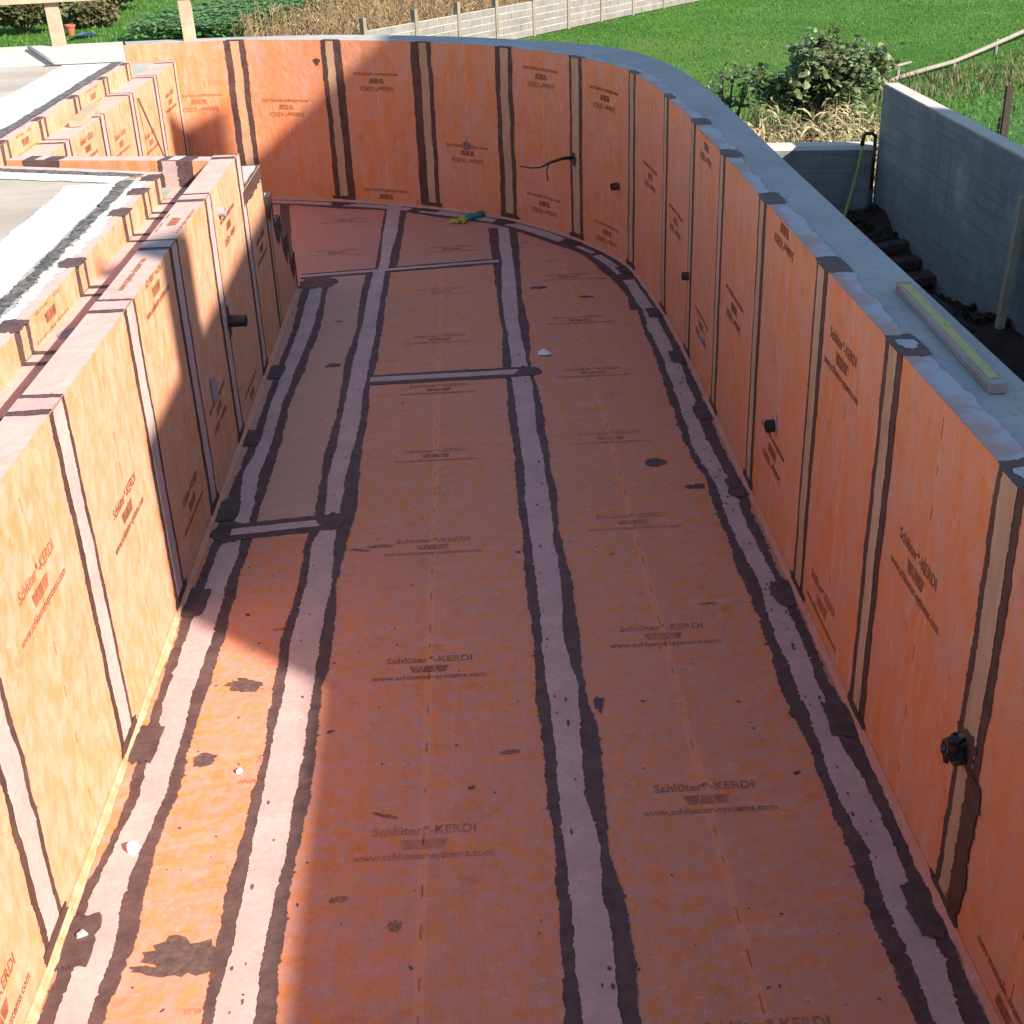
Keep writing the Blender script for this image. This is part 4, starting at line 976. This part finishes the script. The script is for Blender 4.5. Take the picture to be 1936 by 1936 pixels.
# pole fence on the meadow
pf = thing('pole_fence', 'weathered wooden pole fence with crooked rails slanting down the meadow', 'fence', (13.6, 37, terr(13.6, 37)))
obj('rail', *tube([(10.3, 32.7, -2.44), (10.87, 33.3, -2.40), (12.2, 35, -2.48), (13.62, 37, -2.63), (15.25, 39, -2.60), (17.37, 41.5, -2.50), (20, 44.5, -2.4)], [.05, .055, .06, .06, .065, .07, .07], 8), M_weather, pf, smooth=True)
obj('rail', *tube([(9.9, 32.8, -2.30), (10.5, 33.1, -2.14), (11.2, 33.4, -2.05)], [.035, .035, .03], 8), M_weather, pf, smooth=True)
for x, y, zt in ((10.86, 33.36, -1.98), (13.64, 37.08, -2.56), (15.9, 39.9, -2.48), (18.4, 42.8, -2.36)):
    obj('post', *tube([(x, y, terr(x, y)-.1), (x+.02, y, zt)], [.06, .05], 8), M_weather, pf, smooth=True)

# block fence: concrete posts with bays of grey blocks
bf_ = thing('block_fence', 'pale grey block fence with slim concrete posts between meadow and corn field', 'fence', (4.5, 52, -3.0))
me_cache = {}
f0 = Vector((2.05, 48.99, -3.0)); fd = Vector((.632, .775, 0)).normalized(); fn = Vector((fd.y, -fd.x, 0))
kpx = [(-8.2), (-5.75), (-3.55), (-1.45), (.75), (2.95), (5.2), (7.5), (9.9), (12.3), (14.8), (17.3)]
rows = 5; bh = .235; r = random.Random(5)
Vb, Fb = obox((0, 0, 0), fd, fn, (0, 0, 1), 1, .12, 1)
for i, k in enumerate(kpx):
    q = f0+fd*k
    obj('post', *obox((q.x, q.y, -3.0+.72), fd, fn, (0, 0, 1), .15, .17, 1.75), M_fpost, bf_)
    if i+1 < len(kpx):
        L_ = kpx[i+1]-k-.16; nb_ = 4
        for j in range(rows):
            offs = 0 if j % 2 == 0 else .5
            cuts = [0]+[(m+offs)/nb_ for m in range(nb_+1) if 0 < (m+offs)/nb_ < 1]+[1]
            for a_, b_ in zip(cuts, cuts[1:]):
                bl = (b_-a_)*L_-.022; key = round(bl, 2)
                if key not in me_cache:
                    me = bpy.data.meshes.new('block'); VV, FF = obox((0, 0, 0), fd, fn, (0, 0, 1), bl, .12, bh-.022); me.from_pydata(VV, [], FF); me.materials.append(M_block); me_cache[key] = me
                o = bpy.data.objects.new('block', me_cache[key]); cpos = q+fd*(.08+(a_+b_)/2*L_)+fn*r.uniform(-.006, .006)
                o.location = Vector((cpos.x, cpos.y, -3.0+.02+bh*(j+.5)))-bf_.location
                col.objects.link(o); o.parent = bf_
        cm = q+fd*(.08+L_/2)
        obj('mortar_core', *obox((cm.x, cm.y, -3.0+.02+bh*rows/2), fd, fn, (0, 0, 1), L_+.04, .095, bh*rows-.01), M_conc_lit, bf_)

def inpoly(x, y, P):
    c = False; n = len(P)
    for i in range(n):
        (x0, y0), (x1, y1) = P[i], P[(i+1) % n]
        if (y0 > y) != (y1 > y) and x < (x1-x0)*(y-y0)/(y1-y0)+x0: c = not c
    return c
def scatter(P, n, r):
    xs = [p[0] for p in P]; ys = [p[1] for p in P]; out = []
    while len(out) < n:
        x, y = r.uniform(min(xs), max(xs)), r.uniform(min(ys), max(ys))
        if inpoly(x, y, P): out.append((x, y))
    return out
# leafy crop
r = random.Random(21); B = Bag()
CR = [(-12.9, 52), (-12.7, 54.5), (-12.3, 58.6), (-10.5, 61.4), (-8.4, 65.7), (-6.9, 68), (-3.5, 72), (-2.4, 70), (-5.0, 64), (-6.4, 58.5), (-8.3, 54), (-8.9, 51)]
for x, y in scatter(CR, 1500, r):
    for k in range(7):
        h = r.uniform(.25, .75); p = (x+r.uniform(-.25, .25), y+r.uniform(-.25, .25), -3.0+h)
        B.add(leafcard(p, rdir(r, -.3, .5), (0, 0, 1), r.uniform(.16, .30), r.uniform(.13, .24), r.uniform(.1, .7)))
tag(obj('leafy_crop', B.V, B.F, M_crop), 'strip of leafy green crop growing beside the dry corn field', 'crop', kind='stuff')
# far dry corn
B = Bag()
CF = [(-8.9, 50.5), (-8.2, 54), (-6.3, 58.5), (-4.9, 64), (-2.2, 70), (1, 78), (16, 78), (11.5, 62.5), (2.0, 50.2), (-1.2, 46.3), (-6, 47)]
for x, y in scatter(CF, 2600, r): corn_plant(B, x, y, -3.0, r.uniform(.7, 1.25), r, 6, .42, .05, .014)
tag(obj('corn_field', B.V, B.F, M_cornfar), 'field of brown dried corn behind the block fence', 'corn', kind='stuff')
M_earth = simple('field_earth', (.13, .085, .05), (.10, .065, .04), 2, .95)
V = [(x, y, -2.985) for x, y in CF]; tag(obj('field_soil', V, [tuple(range(len(V)))], M_earth), kind='structure')
# meadow grass
B = Bag(); r = random.Random(31)
LAW = [(3.2, 19), (3.6, 30), (.5, 46), (2.2, 48.8), (13, 63), (40, 63), (27, 42), (14, 25), (8, 17)]
for x, y in scatter(LAW, 60000, r):
    z = terr(x, y); a = r.uniform(0, 6.283); w = r.uniform(.012, .028); h = r.uniform(.03, .085); lx, ly = r.uniform(-.06, .06), r.uniform(-.06, .06)
    n = len(B.V); B.V += [(x-math.cos(a)*w, y-math.sin(a)*w, z-.01), (x+math.cos(a)*w, y+math.sin(a)*w, z-.01), (x+lx, y+ly, z+h)]; B.F.append((n, n+1, n+2))
LA2 = [(-30, 50), (-30, 78), (-9, 78), (-9, 66), (-12.8, 58), (-12.9, 50)]
for x, y in scatter(LA2, 16000, r):
    z = terr(x, y); a = r.uniform(0, 6.283); w = r.uniform(.02, .04); h = r.uniform(.06, .18)
    n = len(B.V); B.V += [(x-math.cos(a)*w, y-math.sin(a)*w, z-.01), (x+math.cos(a)*w, y+math.sin(a)*w, z-.01), (x+r.uniform(-.06, .06), y+r.uniform(-.06, .06), z+h)]; B.F.append((n, n+1, n+2))
tag(obj('meadow_grass', B.V, B.F, M_grass), 'short green grass of the meadow behind the pool', 'grass', kind='stuff')
# rough growth between corn and meadow
B = Bag()
for i in range(700):
    x = r.uniform(3.4, 5.6); y = r.uniform(15.5, 21); z = terr(x, y); d = Vector((r.uniform(-.4, .4), r.uniform(-.4, .4), 1))
    B.add(leafcard((x, y, z), d, rdir(r, 0, .2), r.uniform(.3, .75), .014, r.uniform(0, .8)))
for i in range(1100):
    x = r.uniform(7.5, 18); y = 30+(x-9)*1.22+r.uniform(-5.5, .8); z = terr(x, y); d = Vector((r.uniform(-.5, .5), r.uniform(-.5, .5), 1))
    B.add(leafcard((x, y, z), d, rdir(r, 0, .2), r.uniform(.10, .34), .035, r.uniform(0, .8)))
tag(obj('rough_grass', B.V, B.F, M_shrub), 'tall straggly weeds along the edge of the meadow', 'weeds', kind='stuff')
# shrubs far left
for i, (x, y, rad, h, lab) in enumerate(((-18.3, 57.3, 1.5, 1.3, 'olive green shrub beyond the bare concrete wall, left of the short timber post'), (-17.2, 61, 1.7, 1.5, 'wide brownish shrub directly behind the short timber post'), (-20.3, 64, 2.0, 1.5, 'far olive shrub showing under the guard rail board'), (-16.3, 65.5, 1.6, 1.7, 'reddish brown shrub above the blue tarp'), (-15.7, 59.0, .9, .75, 'low green shrub just right of the short timber post'))):
    bush('wild_shrub', lab, 'shrub', (x, y, -3.0), rad, h, 4500, .20, (M_shrub, M_shrub, M_shrub, M_red, M_shrub)[i], 40+i, 'shrubs beyond the guard rail', 22)
pot = thing('clay_pot', 'small reddish clay pot among the shrubs by the timber post', 'pot', (-16.05, 56.2, -3.0))
obj('body', *lathe((-16.05, 56.2, -3.0), (0, 0, 1), [(.13, 0), (.20, .34), (.23, .34), (.23, .42), (.19, .42), (.12, .06), (.001, .06)], 16), M_pot, pot)
V = [(-15.7, 54.4, -2.98), (-15.3, 54.2, -2.80), (-14.9, 54.9, -2.75), (-14.8, 55.6, -2.97), (-15.4, 55.5, -2.82)]
tag(obj('blue_tarp', V+[(x, y, z-.01) for x, y, z in V], [(0, 1, 2, 3, 4), (9, 8, 7, 6, 5), (0, 5, 6, 1), (1, 6, 7, 2), (2, 7, 8, 3), (3, 8, 9, 4), (4, 9, 5, 0)], M_tarp, loc=(-15.2, 55, -3.0)), 'small crumpled blue tarp on the grass beyond the guard rail', 'tarp')

# ================================================================ HOUSE BEHIND THE VIEWER (casts the big shade)
HN = math.hypot(SUN.x, SUN.y); HA = (SUN.x/HN, SUN.y/HN)
def hp(u, D, z): return (-HA[1]*u+HA[0]*D, HA[0]*u+HA[1]*D, z)
house = thing('house', 'plastered house with tiled gable roof and two chimneys behind the viewer', 'house', hp(7, 8, -.6))
SE_ = SUN.z; CE = math.sqrt(1-SE_*SE_)
def zz(v, D=5.0): return (v+D*SE_)/CE
def ext(poly, D0, D1):
    n = len(poly); V = [hp(u, D0, z) for u, z in poly]+[hp(u, D1, z) for u, z in poly]
    return V, [tuple(range(n-1, -1, -1)), tuple(range(n, 2*n))]+[(i, (i+1) % n, n+(i+1) % n, n+i) for i in range(n)]
E0, PK_, E1 = (2.75, zz(2.98)), (9.1, zz(6.02)), (10.6, zz(5.30))
obj('wall', *ext([(3.0, -.6), (3.0, zz(2.98)+.02), (9.1, zz(6.02)-.25), (10.3, zz(5.44)-.22), (10.3, -.6)], 5.3, 12.3), M_plaster, house)
rf = obj('roof', *ext([E0, PK_, E1, (E1[0], E1[1]-.2), (PK_[0], PK_[1]-.22), (3.04, zz(2.98)-.12), (2.98, zz(2.62)), (E0[0]+.02, E0[1]-.2)], 5.0, 12.6), M_roof, house)
for u0, u1, v, zb in ((3.30, 3.76, 3.90, 7.2), (7.30, 8.09, 6.12, 8.4)):
    obj('chimney', *ext([(u0, zb), (u0, zz(v, 5.8)), (u1, zz(v, 5.8)), (u1, zb)], 5.8, 6.4), M_plaster, rf)
obj('wall', *ext([(-.2, -.6), (-.2, zz(.33)-.12), (2.99, zz(1.88)-.12), (2.99, -.6)], 5.3, 11.5), M_plaster, house)
obj('roof', *ext([(-.6, zz(.14)), (2.99, zz(1.885)), (2.99, zz(1.885)-.16), (-.6, zz(.14)-.16)], 5.0, 11.8), M_roof, house)
for u in (4.6, 6.8, 8.9):
    for z in (1.9, 4.6):
        w = obj('window', *ext([(u-.5, z), (u+.5, z), (u+.5, z+1.3), (u-.5, z+1.3)], 5.27, 5.31), M_black, house)
        obj('frame', *merge(ext([(u-.56, z-.06), (u+.56, z-.06), (u+.56, z), (u-.56, z)], 5.24, 5.31), ext([(u-.56, z+1.3), (u+.56, z+1.3), (u+.56, z+1.36), (u-.56, z+1.36)], 5.24, 5.31), ext([(u-.56, z), (u-.5, z), (u-.5, z+1.3), (u-.56, z+1.3)], 5.24, 5.31), ext([(u+.5, z), (u+.56, z), (u+.56, z+1.3), (u+.5, z+1.3)], 5.24, 5.31)), M_white, w)
